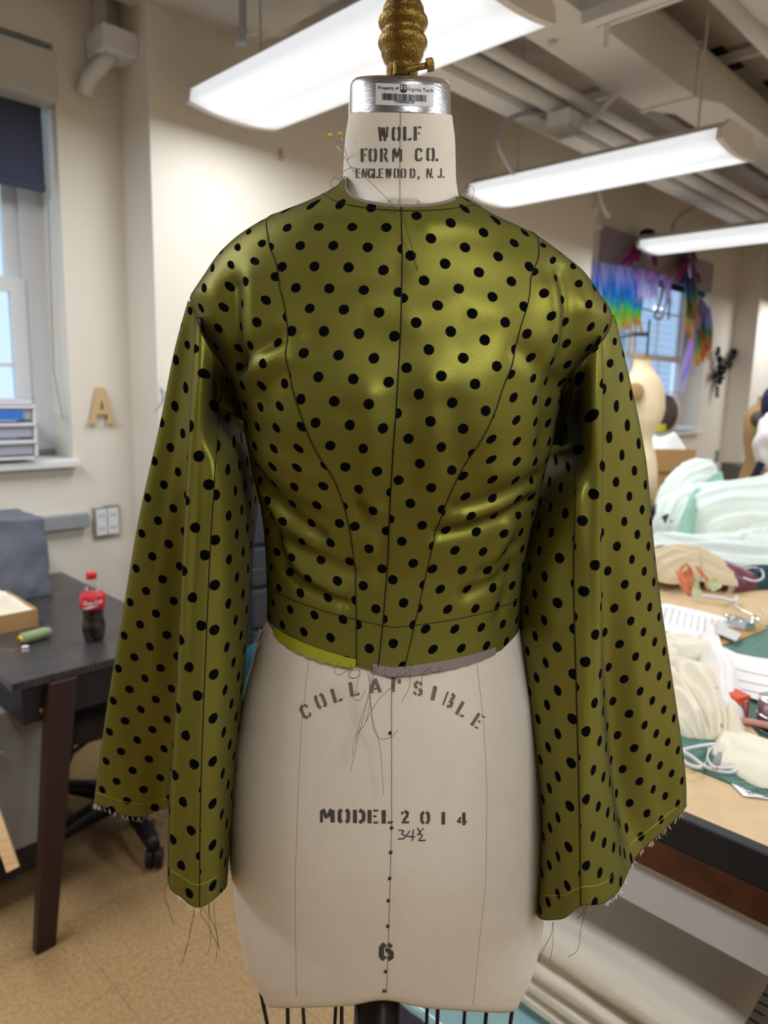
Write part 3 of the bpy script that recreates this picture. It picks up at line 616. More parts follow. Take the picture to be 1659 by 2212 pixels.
fl, fr = tab(HL, NLk, -1), tab(HR, NRk, 1)
def jform(z):
    tk = np.clip((z-ZH-.004)/.04, 0, 1); k = 1-.07*tk*tk*(3-2*tk)
    return cr_interp(fl[:, 0], fl[:, 1], z)*.985, cr_interp(fr[:, 0], fr[:, 1], z)*.985, cr_interp(bfz[:, 0], bfz[:, 1], z)*np.where(z > zc(480), .99, k)-.003*(z < zc(480)), cr_interp(bbz[:, 0], bbz[:, 1], z)-.006
ZB = zc(2125); zt = zc(251); TAU = .29
def zbot(phi):
    p = np.radians(phi); c = np.clip(np.cos(p), 0, 1); x = np.sin(p)
    return ZB+.074*c**1.66+.009*np.exp(-(x/.17)**2)
ph = np.linspace(-180, 180, 220, endpoint=False); rows = []
for i in range(230):
    t = i/229; z = ZB+(zt-ZB)*t; k = np.clip(1-t/.18, 0, 1)**1.4
    zz = z+(zbot(ph)-ZB)*k-TAU*np.clip((t-.86)/.14, 0, 1)*np.cos(np.radians(ph))*.056; rows.append(surf(ph, zz, 0, False, jform))
# rolled lower lip and underside
P = np.array(rows); lip = []
for s_, dz in ((.78, -.004), (.90, -.0125), (.965, -.0115), (.99, -.007)):
    q = P[0].copy(); q[:, 0] = CX+(q[:, 0]-CX)*s_; q[:, 1] = YC+(q[:, 1]-YC)*s_; q[:, 2] += dz; lip.append(q)
obj('linen_cover', B().grid(np.concatenate([np.array(lip), P]), True), M['linen'], form, True)
def on_form(px, py, lift=.0005):
    """point of the linen seen at a pixel"""
    Y = .62
    for _ in range(25):
        q = atY(px, py, Y); aL, aR, bf, bb = jform(q[2]); a = aL if q[0] < CX else aR
        s = np.clip((q[0]-CX)/a, -.999, .999); Y = .5*Y+.5*(YC-bf*(1-s*s)**.44)
    q = atY(px, py, Y); d = q-CAM; return q-d/np.linalg.norm(d)*lift
def fseam(name, px, r=.00035, m='formseam', n=None):
    return obj(name, B().tube([on_form(*p, .0002) for p in px], r, 5), M[m], form, True)
M['formseam'] = mat('tan_seam', srgb(150, 132, 108), .9)  # tan brown of the line along the form's centre seams
def pl(pts, n): t = np.array(pts, float); return list(zip(np.interp(np.linspace(0, 1, n), np.linspace(0, 1, len(t)), t[:, 0]), np.interp(np.linspace(0, 1, n), np.linspace(0, 1, len(t)), t[:, 1])))
fseam('centre_seam', pl([(865, 244), (864, 350), (864, 456)], 30)); fseam('centre_seam', pl([(846, 1452), (846, 1600), (846, 1800), (840, 2000), (835, 2146)], 60))
M['stitch'] = mat('linen_stitch', srgb(205, 186, 160), .9)
for q in ([(668, 1420), (652, 1560), (645, 1700), (638, 1900), (640, 2150)], [(1030, 1430), (1045, 1560), (1052, 1700), (1050, 1900), (1022, 2170)]): fseam('princess_seam', pl(q, 60), .0003, 'stitch')
for x, y in ((843, 1583), (846, 1788), (844, 1841), (842, 1897), (839, 1945), (838, 2000), (836, 2051), (833, 2098), (830, 2140)):
    b = B(); b.ball(on_form(x, y, 0), .0018, 10, 6); o = obj('nail', b, M['steelD'] if 'steelD' in M else M['blackmetal'], form, True)
# piping cords down the two side seams
for T, sg in ((fl, -1), (fr, 1)):
    b = B(); zs = np.linspace(ZB+.03, zc(1360), 150); pts = []
    for i, z in enumerate(zs):
        pts.append(surf(np.array([sg*86.]), np.array([z]), .0008+.0008*(i % 2), False, jform)[0])
    obj('side_cord', b.tube(pts, .0012, 6), M['linen'], form, True)
# ---- stencil lettering laid on the linen
G = {  # strokes: (width, polyline) in a unit box, with the stencil bridges left open
 'W': [(.24, [(.06, 1), (.2, 0)]), (.2, [(.36, .95), (.3, .35)]), (.24, [(.50, .95), (.62, .0)]), (.2, [(.86, 1), (.80, .25)])],
 'O': [(.27, [(.30, .97), (.15, .82), (.15, .18), (.30, .03)]), (.27, [(.62, .97), (.78, .82), (.78, .18), (.62, .03)])],
 'L': [(.30, [(.2, 1), (.2, 0)]), (.16, [(.48, .08), (.78, .08), (.78, .2)])],
 'F': [(.30, [(.2, 1), (.2, 0)]), (.14, [(.46, .95), (.8, .95)]), (.14, [(.46, .52), (.66, .52)])],
 'R': [(.28, [(.15, 1), (.15, 0)]), (.2, [(.42, .96), (.68, .9), (.68, .62), (.44, .54)]), (.22, [(.5, .45), (.78, 0)])],
 'M': [(.2, [(.08, 0), (.08, .9)]), (.24, [(.2, 1), (.45, .3)]), (.24, [(.78, 1), (.54, .42)]), (.3, [(.88, .92), (.88, 0)])],
 'C': [(.26, [(.44, .97), (.16, .80), (.16, .2), (.44, .03)]), (.2, [(.58, .96), (.78, .72)]), (.2, [(.58, .04), (.78, .28)])],
 'E': [(.28, [(.18, 1), (.18, 0)]), (.14, [(.46, .95), (.8, .95)]), (.14, [(.46, .52), (.68, .52)]), (.14, [(.46, .06), (.8, .06)])],
 'N': [(.2, [(.1, 0), (.1, .85)]), (.26, [(.18, 1), (.7, .08)]), (.2, [(.82, 1), (.82, .3)])],
 'G': [(.26, [(.44, .97), (.16, .80), (.16, .2), (.44, .03)]), (.18, [(.58, .96), (.78, .76)]), (.26, [(.7, .45), (.7, .03)])],
 'D': [(.28, [(.16, 1), (.16, 0)]), (.26, [(.48, .97), (.78, .78), (.78, .22), (.48, .03)])],
 'J': [(.26, [(.66, 1), (.66, .2), (.5, .04)]), (.2, [(.34, .03), (.14, .24)])],
 'A': [(.24, [(.36, .85), (.08, 0)]), (.28, [(.46, 1), (.84, 0)]), (.14, [(.34, .28), (.52, .28)])],
 'P': [(.30, [(.2, 1), (.2, 0)]), (.28, [(.72, .9), (.72, .58)])],
 'S': [(.2, [(.74, .74), (.56, .96)]), (.24, [(.42, .97), (.18, .80), (.24, .60), (.42, .54)]), (.24, [(.52, .48), (.76, .36), (.74, .14), (.54, .02)]), (.2, [(.36, .03), (.14, .26)])],
 'I': [(.34, [(.4, 1), (.4, 0)])],
 'B': [(.16, [(.1, 1), (.1, 0)]), (.26, [(.48, .97), (.72, .86), (.70, .62), (.52, .55)]), (.28, [(.5, .46), (.78, .34), (.76, .12), (.46, .02)])],
 '2': [(.2, [(.12, .72), (.28, .94)]), (.26, [(.42, .98), (.72, .86), (.66, .58), (.3, .2)]), (.2, [(.12, .08), (.86, .08)])],
 '0': [(.28, [(.34, .98), (.14, .74), (.14, .26), (.34, .02)]), (.28, [(.62, .98), (.82, .74), (.82, .26), (.62, .02)])],
 '1': [(.34, [(.45, 1), (.45, 0)])],
 '4': [(.2, [(.40, .62), (.08, .26), (.44, .24)]), (.32, [(.70, 1), (.70, 0)]), (.16, [(.88, .26), (1.0, .26)])],
 '6': [(.34, [(.40, .97), (.17, .74), (.16, .24), (.38, .04)]), (.26, [(.58, .97), (.84, .78)]), (.32, [(.56, .58), (.82, .44), (.82, .18), (.58, .04)])],
 '.': [(.26, [(.2, .0), (.2, .18)])], ',': [(.26, [(.25, .2), (.25, .05), (.15, -.15)])],
}
def ribbon_poly(pts, wd, asp):
    """offset a stroke into left/right edges; asp = width/height of the box"""
    p = np.array(pts, float); p[:, 0] *= asp; 
    q = [p[0]]
    for a, b_ in zip(p[:-1], p[1:]):
        for k in range(1, 4): q.append(a+(b_-a)*k/3)
    q = np.array(q); t = np.gradient(q, axis=0); t /= np.linalg.norm(t, axis=1)[:, None]+1e-9; nn = np.stack([-t[:, 1], t[:, 0]], 1)*wd*asp/2
    return q+nn, q-nn
def stamp(b, ch, cx, cy, wpx, hpx, rot=0):
    """write one stencil letter centred on a pixel, wrapped over the linen"""
    asp = wpx/hpx; cr_, sr_ = math.cos(rot), math.sin(rot)
    for wd, pts in G[ch]:
        l, r = ribbon_poly(pts, wd, asp); row = []
        for e in (l, (l+r)/2, r):
            row.append([on_form(cx+((x-asp/2)*cr_-(y-.5)*sr_*-1*-1)*hpx if False else cx+((x-asp/2)*cr_+(y-.5)*sr_)*hpx, cy-((y-.5)*cr_-(x-asp/2)*sr_)*hpx) for x, y in e])
        b.grid(row)
def line(name, items, m):
    b = B()
    for it in items: stamp(b, *it)
    obj(name, b, M[m], form)
def word(s, xs, cy, wpx, hpx, slope=0., rot=0):
    return [(c, x, cy+slope*(x-xs[0]), wpx, hpx, rot) for c, x in zip(s, xs)]
line('stencil_lettering', word('WOLF', [829, 857, 881, 904], 289, 22, 30, -.01), 'ink')
line('stencil_lettering', word('FORMCO.', [788, 806, 831, 858, 906, 931, 950], 335, 20, 29, -.01), 'ink')
line('stencil_lettering', word('ENGLEWOOD,N.J.', [774, 788, 801, 812, 824, 840, 857, 872, 892, 908, 928, 938, 951, 962], 374, 13, 21), 'ink')
line('stencil_lettering', [(c, x, y, 25, 31, r) for c, x, y, r in (('C', 661, 1536, -.42), ('O', 693, 1514, -.38), ('L', 728, 1501, -.28), ('L', 766, 1488, -.16), ('A', 812, 1481, -.08), ('P', 857, 1479, .02), ('S', 904, 1487, .10), ('I', 940, 1498, .22), ('B', 972, 1512, .36), ('L', 1000, 1533, .50), ('E', 1034, 1558, .58))], 'inkpale')
line('stencil_lettering', word('MODEL', [707, 744, 777, 808, 838], 1762, 30, 29, .02), 'ink')
line('stencil_lettering', word('2014', [876, 919, 959, 998], 1765, 22, 27, .03), 'ink')
line('stencil_lettering', [('6', 835, 2056, 33, 36, 0)], 'ink')
def penline(b, pts, r=.00055): b.tube([on_form(x, y, .0003) for x, y in pl(pts, 14)], r, 5)
b = B()
for q in ([(861, 1793), (874, 1794), (867, 1801), (877, 1806), (872, 1812), (860, 1812)], [(885, 1795), (878, 1806), (897, 1808)], [(893, 1792), (891, 1816)], [(902, 1788), (908, 1799)], [(915, 1789), (902, 1804)], [(903, 1803), (910, 1801), (913, 1806), (903, 1816), (920, 1815)]): penline(b, q)
obj('handwritten_size', b, M['pen'], form)
# ---- aluminium cap with asset tag, finial
ph = np.linspace(0, 2*math.pi, 72, endpoint=False)
capc = np.array([CX, YC]); r1 = (xc(973, 170)-xc(757, 170))/2*.992; r2 = (xc(977, 246)-xc(755, 246))/2*.992; zc1, zc2 = zc(172), zc(254)
cxx = (xc(973, 170)+xc(757, 170))/2
prof = [(r2-.004, zc2), (r2, zc2+.001), (r2, zc2+.003), (r1+.0006, zc1-.006), (r1-.001, zc1-.0025), (r1-.004, zc1), (.004, zc1+.001)]
cb_ = B().lathe(prof, (cxx, YC, 0), 72); cb_.v = [(x, y, z-.30*(YC-y)) for x, y, z in cb_.v]; cap = obj('metal_cap', cb_, M['alu'], form, True)
def on_cap(px, py, lift):
    Y = .66
    for _ in range(20):
        q = atY(px, py, Y); rr = r2+(r1-r2)*(q[2]+.30*(YC-Y)-zc2)/(zc1-zc2)+lift; s = np.clip((q[0]-cxx)/rr, -1, 1); Y = .5*Y+.5*(YC-rr*math.sqrt(1-s*s))
    return atY(px, py, Y)
def cap_patch(name, corners, m, lift, par, n=16):
    (a, b_, c, d) = [np.array(q, float) for q in corners]; g = []
    for i in range(6):
        l, r = a+(d-a)*i/5, b_+(c-b_)*i/5; g.append([on_cap(*(l+(r-l)*j/(n-1)), lift) for j in range(n)])
    return obj(name, B().grid(g), M[m], par)
tagp = cap_patch('asset_tag', [(812, 179), (936, 184), (936, 231), (811, 226)], 'label', .0004, form)
tagrow = lambda b, s, cx, cy, size, sl, bold=0., shear=0.: b.add(*(lambda vf: ([on_cap(cx+v[0], cy-v[1]+sl*v[0], .0007) for v in vf[0]], vf[1]))(text_mesh(s, size, Matrix.Identity(4), 0, bold, shear)))
b = B(); tagrow(b, 'Property of', 839, 190, 9.6, .03, .12); tagrow(b, 'Virginia Tech', 906, 194, 11.5, .06, 0); tagrow(b, 'VT000365139', 874, 220.5, 7.6, .04, .15); obj('tag_lettering', b, M['black'], form)
b = B(); rb = random.Random(11); x = 826.
while x < 921:
    wd = rb.choice((.8, .8, 1.3, 1.9, 2.4)); y0 = 201+(x-826)*.045
    b.grid([[on_cap(x, y0, .0007), on_cap(x+wd, y0, .0007)], [on_cap(x, y0+14.5, .0007), on_cap(x+wd, y0+14.5, .0007)]]); x += wd+rb.choice((.7, .9, 1.3))
obj('barcode', b, M['black'], form)
b = B()
def shield(pts): b.add([on_cap(x, y, .0008) for x, y in pts], [tuple(range(len(pts)))])
shield([(865, 182.5), (866.7, 182.5), (866.7, 196), (865, 196)]); shield([(877, 183), (878.6, 183), (878.6, 197), (877, 197)]); shield([(865, 182), (878.6, 182.6), (878.6, 184), (865, 183.4)])
shield([(870.4, 184), (873, 184), (873.4, 194), (870, 194)]); shield([(865, 194), (870, 193), (873.6, 193), (878.6, 195), (878.3, 198), (871.8, 200.5), (865.3, 197.5)])
obj('tag_emblem', b, M['black'], form)
fx = xc(870, 90)
FP = [(173, 33), (146, 33), (143, 34), (134, 41), (122, 46), (112, 47.5), (106, 51), (99, 54), (92, 54.5), (84, 52), (77, 47), (70, 46), (66, 48), (58, 53), (50, 54.5), (42, 53), (34, 48), (28, 45.5), (18, 44), (6, 38), (-4, 28), (-10, 16), (-13, 3)]
sc_ = (xc(930, 90)-xc(830, 90))/100
fin = obj('finial', B().lathe([(r*sc_*.985, zc(y)) for y, r in FP], (fx, YC, 0), 40), M['brass'], form, True)
b = B(); b.lathe([(34.5*sc_, zc(173)), (34.5*sc_, zc(142)), (30*sc_, zc(136))], (fx, YC, 0), 6); obj('hex_collar', b, M['brass'], form)
bx = Matrix.Translation(Vector((fx+.0185, YC-.018, zc(139)-.0085))) @ Matrix.Rotation(math.radians(78), 4, 'Y')
b = B(); b.lathe([(.0028, -.016), (.0028, .004)], (0, 0, 0), 10, bx); b.lathe([(.0056, .003), (.0060, .0036), (.0060, .0088), (.0052, .0095)], (0, 0, 0), 6, bx); obj('set_screw', b, M['brass'], form)
# ---- pole and wire cage below
b = B(); b.tube([(CX-.006, YC, .86), (CX-.006, YC, .05)], .0262, 24); obj('pole', b, M['blackmetal'], form, True)
b = B(); b.lathe([(.25, 0), (.25, .02), (.08, .05), (.04, .09), (.03, .1)], (CX-.006, YC, 0), 36); obj('cast_base', b, M['blackmetal'], form, True)
for tx, bx_, y0 in ((557, 581, 2112), (621, 622, 2165), (654, 658, 2170), (725, 722, 2178), (738, 738, 2178), (923, 921, 2165), (946, 944, 2168), (1004, 1001, 2185), (1051, 1047, 2180), (1113, 1100, 2135)):
    Y = .76 if tx in (725, 654, 1004, 923) else .70
    p, q = atY(tx, y0, Y), atY(bx_, 2230, Y); dd = (q-p)/max(1e-6, p[2]-q[2]); top = p-dd*.012; bot = p+dd*(p[2]-.35)
    b = B(); b.tube([top, bot], .0022, 8); obj('cage_wire', b, M['blackmetal'], form, True)
b = B(); b.tube([(CX+.16*math.cos(a), YC+.12*math.sin(a), .35) for a in np.linspace(0, 2*math.pi, 49)], .003, 8); obj('cage_hoop', b, M['blackmetal'], form, True)
# ---- pins in the neck
for (hx, hy, tx, ty, dy) in ((713, 293, 765, 371, .03), (735, 290, 746, 345, .01)):
    tip = on_form(max(tx, 752), ty, 0); hd = atY(hx, hy, tip[1]-.012)
    pr = thing('ball_pin', hd, 'yellow ball-headed pin stuck in the neck, %s of two' % ('left' if hx < 720 else 'right'), 'pin', group='ball pins in the neck')
    b = B(); b.ball(hd, .0021, 16, 10); obj('pin_head', b, M['pin'], pr, True)
    b = B(); b.tube([hd, tip], .00034, 6); obj('shaft', b, M['steel'], pr, True)
# ---- loose threads and frayed edges of the jacket
def thread(pts, Y, r=.00022, m='thread'):
    q = catmull([atY(x, y, Y if not hasattr(Y, '__len__') else Y[i]) for i, (x, y) in enumerate(pts)], 40)
    obj('loose_thread', B().tube(q, r, 4), M[m], jacket, True)
HF = .598
for q in ([(792, 1440), (800, 1500), (790, 1560), (768, 1590), (761, 1632)], [(800, 1445), (798, 1500), (806, 1560), (820, 1610), (829, 1718)], [(806, 1440), (800, 1490), (785, 1550), (772, 1600), (757, 1668)], [(812, 1440), (790, 1520), (772, 1580), (770, 1604)],
          [(800, 1500), (806, 1570), (822, 1596), (845, 1592), (860, 1577)], [(860, 1452), (850, 1480), (828, 1500), (812, 1520), (790, 1560)], [(885, 1440), (885, 1480), (868, 1516)], [(930, 1440), (912, 1460), (912, 1506)], [(945, 1440), (952, 1446), (940, 1452), (925, 1446)],
          [(735, 1432), (722, 1446), (730, 1458), (748, 1450), (760, 1436)], [(768, 1440), (752, 1455), (760, 1466), (778, 1458), (772, 1446), (758, 1452), (756, 1462), (770, 1465)], [(832, 1440), (833, 1462), (855, 1466), (880, 1452)], [(776, 1446), (770, 1490), (764, 1508), (778, 1512), (790, 1490)],
          ): thread(q, HF)
for q in ([(1128, 1384), (1134, 1420), (1142, 1460), (1142, 1497)], ): thread(q, .66)
for q in ([(577, 1346), (562, 1370), (552, 1392), (549, 1380)], [(577, 1348), (566, 1380), (553, 1402), (545, 1410)]): thread(q, .68, .0003, 'lining')
thread([(578, 1230), (560, 1229), (546, 1231)], .70, .0003, 'fray')
for q in ([(858, 455), (845, 446), (835, 455), (850, 462), (866, 456), (880, 500), (893, 545), (905, 600)], ): thread(q, .62, .00022, 'thread')
thread([(865, 455), (848, 440), (812, 405), (780, 375), (762, 362), (742, 372), (738, 395)], [.655, .652, .650, .648, .650, .66, .68], .0002)
thread([(721, 410), (714, 395), (722, 384), (734, 388), (733, 400)], .70); thread([(990, 430), (1000, 410), (1016, 402), (1023, 408), (1022, 425), (1014, 446)], .69)
for sx in ([(420, 1958), (414, 2000), (403, 2050), (394, 2082)], [(424, 1958), (411, 2005), (408, 2030), (389, 2088)], [(437, 1955), (434, 1975), (450, 2000), (475, 2052)], [(450, 1945), (452, 1990), (455, 2030), (448, 2065)], [(456, 1925), (452, 1970), (466, 2010), (474, 2046)], [(362, 1905), (355, 1930), (365, 1965), (375, 1998)], [(462, 1950), (464, 1990), (470, 2030), (466, 2080)]): thread(sx, .606)
for sx in ([(1194, 1992), (1190, 2020), (1174, 2050), (1163, 2078)], [(1195, 1992), (1194, 2040), (1188, 2076)], [(1268, 1955), (1256, 2000), (1248, 2050), (1226, 2068)], [(1262, 1960), (1256, 1975), (1246, 1985)]): thread(sx, .612)
# frayed ends: dozens of hairs along the raw sleeve hems, one piece of stuff
fb_ = B(); rf = random.Random(3)
def fray(P, c0, c1, n, ln):
    for _ in range(n):
        c = rf.randint(c0, c1); p = P[-1, c % P.shape[1]]
        fb_.tube([p+np.array([0, 0, .001]), p+np.array([rf.uniform(-.001, .001), -.001, -ln*.5]), p+np.array([rf.uniform(-.003, .003), -.0015, -ln*rf.uniform(.6, 1.2)])], .00025, 3, False)
fray(PL_, 118, 164, 60, .006); fray(PL_, 168, 196, 40, .005); fray(PL_, 62, 104, 26, .004); fray(PR_, 80, 162, 60, .0045)
obj('frayed_fringe', fb_, M['fray'], jacket, kind='stuff')
# ================================================================== LEFT SIDE
M['deskwood'] = mat('espresso_laminate', srgb(72, 66, 66), .22, var=(14, srgb(50, 46, 48), (1, 30, 1)), bump=(30, .12, (1, 60, 1)), spec=.5)
M['deskdark'] = mat('black_laminate_side', srgb(38, 38, 44), .5)
M['leg'] = mat('dark_brown_leg', srgb(58, 38, 36), .45)
M['greycover'] = mat('grey_nylon_cover', srgb(106, 111, 124), .55, bump=(25, .5))
M['card'] = mat('corrugated_cardboard', srgb(184, 146, 98), .8)
M['cream'] = mat('cream_muslin', srgb(236, 228, 208), .8, bump=(500, .2))
M['grey'] = mat('grey_plastic', srgb(150, 154, 156), .5)
M['pedestal'] = mat('grey_steel_cabinet', srgb(140, 140, 142), .5)
M['clear'] = mat('cloudy_plastic', srgb(214, 216, 222), .3, spec=.5)
M['drawerclear'] = mat('smoky_drawer_plastic', srgb(168, 172, 186), .25)
M['blue'] = mat('blue_label', srgb(60, 120, 210), .5)
M['chair'] = mat('black_nylon', srgb(30, 30, 34), .4)
M['upholstery'] = mat('brown_black_tweed', srgb(62, 54, 54), .95, bump=(200, 1.), var=(120, srgb(40, 34, 34)))
M['pine'] = mat('pine', srgb(222, 186, 142), .6, var=(8, srgb(206, 166, 120), (1, 1, 12)))
M['letter'] = mat('pale_plywood', srgb(206, 176, 132), .6)
M['red'] = mat('red_cap', srgb(206, 44, 52), .35); M['redlabel'] = mat('red_label_film', srgb(208, 40, 46), .3)
M['white'] = mat('matt_white', srgb(236, 236, 238), .6)
M['cola'] = mat('dark_cola', srgb(16, 10, 10), .12, spec=.6)
def lib_noise(x, y, z): return noise.noise(Vector((x, y, z)))
# ---- roller blind, valance and pull cord of window 1
rb_ = thing('roller_blind', rw(.6, D0+.05, 2.6), 'navy blackout roller blind half lowered under a grey box at the left window', 'blind')
b = B(); b.box((.12, D0+.03, 2.575), (2.07, .16, .165), ROOM, bev=.004); obj('valance_box', b, M['boxgrey'], rb_)
uu, zz = onwall(97, 408, D0+.06); b = B(); wallbox(b, -.85, uu, D0+.058, D0+.061, zz, 2.52); obj('fabric', b, M['navyblind'], rb_)
b = B(); b.box(((uu-.85)/2, D0+.06, zz), (uu+.85, .022, .026), ROOM, bev=.004); obj('bottom_rail', b, M['navyblind'], rb_)
b = B(); c0 = onwall(104, 420, D0+.04); c1 = onwall(118, 800, D0+.04); c2 = onwall(134, 905, D0+.04)
b.tube([rw(c0[0], D0+.04, c0[1]), rw(c1[0], D0+.05, c1[1]), rw(c2[0], D0+.03, c2[1])], .003, 6); obj('pull_cord', b, M['grey'], rb_)
# ---- plastic drawer unit on the sill
du = thing('drawer_unit', rw(.9, D0, 1.21), 'cloudy plastic three-drawer unit with a blue strip, on the left window sill', 'drawers')
ur, zt_ = onwall(76, 862, D0-.06)
b = B(); z0 = 1.21; 
for (a, c, p, q) in ((.70, ur, zt_-.02, zt_), (.70, ur, z0, z0+.012), (.70, .712, z0, zt_), (ur-.012, ur, z0, zt_)): wallbox(b, a, c, D0-.06, D0+.12, p, q)
obj('case', b, M['clear'], du)
hd_ = (zt_-z0-.035)/3
for k in range(3):
    p = z0+.014+k*(hd_+.002); b = B(); b.box(((.715+ur-.015)/2, D0+.02, p+hd_/2), (ur-.73, .15, hd_-.006), ROOM, bev=.004); d = obj('drawer', b, M['drawerclear'], du)
    b = B(); b.box((.90, D0-.06, p+hd_*.8), (.2, .012, .012), ROOM, bev=.003); obj('lip', b, M['clear'], d)
b = B(); wallbox(b, .78, ur-.05, D0-.068, D0-.064, zt_-.075, zt_-.04); obj('label_strip', b, M['blue'], du)
# ---- letter A
au, az = onwall(215, 876, D0); s = .145
A_ = [(-.5, -.5), (-.16, -.5), (-.16, -.43), (-.23, -.40), (-.19, -.24), (.19, -.24), (.23, -.40), (.16, -.43), (.16, -.5), (.5, -.5), (.5, -.43), (.42, -.40), (.13, .5), (-.13, .5), (-.42, -.40), (-.5, -.43)]
b = B(); FR = Matrix.Translation(Vector(rw(au, D0-.016, az))) @ ROOM @ Matrix.Rotation(math.pi/2, 4, 'X')
outer = [(x*s*.78, y*s) for x, y in A_]; b.prism(outer[:5]+[(-.10*s, -.24*s), (-.065*s, -.1*s), (0, .18*s), (0, .5*s), (-.13*s*.78, .5*s), outer[14], outer[15]], -.006, .006, FR)
b.prism([(-.10*s, -.24*s), (.10*s, -.24*s), (.065*s, -.1*s), (-.065*s, -.1*s)], -.006, .006, FR)
b.prism([(.10*s, -.24*s)]+outer[5:13]+[(0, .5*s), (0, .18*s), (.065*s, -.1*s)], -.006, .006, FR)
tag(obj('wooden_letter', b, M['letter']), 'plywood capital letter A hung on the cream wall right of the window', 'letter')
hu, hz = onwall(605, 335, D1); hk = thing('wall_hook', rw(hu, D1, hz), 'small brass hook high on the back wall left of the neck', 'hook')
b = B(); b.box((hu, D1-.006, hz), (.014, .012, .045), ROOM, bev=.003); obj('plate', b, M['letter'], hk); b = B(); b.ball(rw(hu, D1-.018, hz-.012), .009, 10, 6); obj('peg', b, M['letter'], hk)
# ---- raceway and outlet
ra, rz = onwall(100, 1134, D0-.02); rb2, rz2 = onwall(190, 1128, D0-.02)
b = B(); b.box(((rb2-.9)/2+.45-.45+.45, D0-.02, .955), (rb2-.9, .038, .056), ROOM, bev=.004) if False else b.box(((.75+rb2)/2, D0-.02, .952), (rb2-.75, .038, .056), ROOM, bev=.004)
tag(obj('cable_raceway', b, M['grey']), 'grey cable raceway on the wall ending left of the outlet', 'raceway')
ou = thing('wall_outlet', rw(1.28, D0, .932), 'double outlet in a steel frame on the wall behind the desk', 'outlet')
b = B(); b.box((1.28, D0-.006, .932), (.112, .012, .132), ROOM, bev=.003); obj('frame', b, M['steel'], ou)
for sx in (-1, 1):
    b = B(); b.box((1.28+sx*.0245, D0-.012, .932), (.044, .012, .108), ROOM, bev=.002); rc = obj('receptacle', b, M['label'], ou)
    for dz in (-.027, .027):
        for dx in (-.007, .007):
            b = B(); b.box((1.28+sx*.0245+dx, D0-.0182, .932+dz), (.003, .002, .012), ROOM); obj('slot', b, M['black'], rc)
# ---- desk
du0, du1, dv0, dv1, DZ = .562, 1.085, 1.853, 2.875, .75
dsk = thing('desk', rw((du0+du1)/2, (dv0+dv1)/2, 0), 'dark espresso desk with slanted legs standing against the cream wall', 'desk')
b = B(); b.box(((du0+du1)/2, (dv0+dv1)/2, DZ-.011), (du1-du0, dv1-dv0, .022), ROOM, bev=.002); obj('desk_top', b, M['deskwood'], dsk)
b = B(); wallbox(b, du0+.03, du1-.03, dv0+.025, dv0+.043, DZ-.13, DZ-.022); obj('apron', b, M['deskdark'], dsk)
for u in (du0+.03, du1-.048):
    b = B(); wallbox(b, u, u+.018, dv0+.043, dv1-.03, DZ-.13, DZ-.022); obj('side_rail', b, M['deskdark'], dsk)
b = B(); b.ball(rw(du0+.075, dv0+.02, DZ-.10), .008, 10, 6); obj('bolt', b, M['brass'], dsk)
for u0_, u1_, v0_, v1_ in ((du0+.125, du0+.03, dv0+.012, dv0-.02), (du1-.07, du1-.03, dv0+.012, dv0-.02), (du0+.06, du0+.02, dv1-.1, dv1-.03), (du1-.07, du1-.03, dv1-.1, dv1-.03)):
    R = []
    for t, hw, hd in ((0, .036, .02), (1, .026, .016)):
        z = (DZ-.022)*(1-t); u = u0_+(u1_-u0_)*t; v = v0_+(v1_-v0_)*t
        R.append([rw(u-hw, v-hd, z), rw(u+hw, v-hd, z), rw(u+hw, v+hd, z), rw(u-hw, v+hd, z)])
    b = B(); b.grid(R, True); b.f += [(0, 1, 2, 3), (7, 6, 5, 4)]; smooth_bev(obj('leg', b, M['leg'], dsk), .003)
# cabinet under the desk
pe = thing('under_desk_cabinet', rw(.62, 2.3, 0), 'grey steel cabinet under the dark desk at the left edge', 'cabinet')
b = B(); b.box((.52, 2.32, .40), (.34, .60, .42), ROOM, bev=.006); obj('body', b, M['pedestal'], pe)
b = B(); b.box((.52, 2.32, .15), (.32, .56, .10), ROOM); obj('plinth', b, M['deskdark'], pe)
b = B(); b.box((.52, 2.012, .50), (.12, .02, .02), ROOM, bev=.004); obj('handle', b, M['steel'], pe)
b = B(); b.tube([rw(.66, 2.32, .10), rw(.66, 2.32, 0)], .018, 10); obj('foot', b, M['deskdark'], pe)
# covered machine
mc = thing('covered_machine', rw(.74, 2.66, DZ), 'machine under a grey nylon dust cover at the back of the desk', 'machine')
P = []; ua, ub, va, vb = .52, .925, 2.58, 2.83; ht = onwall(92, 1118, 2.59)[1]-DZ
for i in range(40):
    t = i/39; row = []
    for j in range(96):
        a = 4*j/96; k = int(a); f = a-k
        cor = [(0, 0), (1, 0), (1, 1), (0, 1)]; p, q = cor[k], cor[(k+1) % 4]; x = p[0]+(q[0]-p[0])*f; y = p[1]+(q[1]-p[1])*f
        flare = 1+.05*(1-t); fold = .013*lib_noise(j*.16, t*2.5, 4)+.007*lib_noise(j*.5, t*4, 8)
        x = .5+(x-.5)*flare*(1-.03*t**6); y = .5+(y-.5)*(flare)*(1-.05*t**6)
        u = ua+(ub-ua)*x+fold*(1 if x > .5 else -1); v = va+(vb-va)*y+fold*(1 if y > .5 else -1)
        row.append(rw(u, v, DZ+.002+ht*min(t*1.02, 1)))
    P.append(row)
for k_ in (.92, .7, .4, .12, 0):
    P.append([rw((ua+ub)/2+((r@w_)-(ua+ub)/2)*k_, (va+vb)/2+((r@n_)-(va+vb)/2)*k_, DZ+ht+.012*(1-k_)+.006*lib_noise(j*.3, k_*5, 1)) for j, r in enumerate(P[39])])
obj('dust_cover', B().grid(P, True), M['greycover'], mc, True)
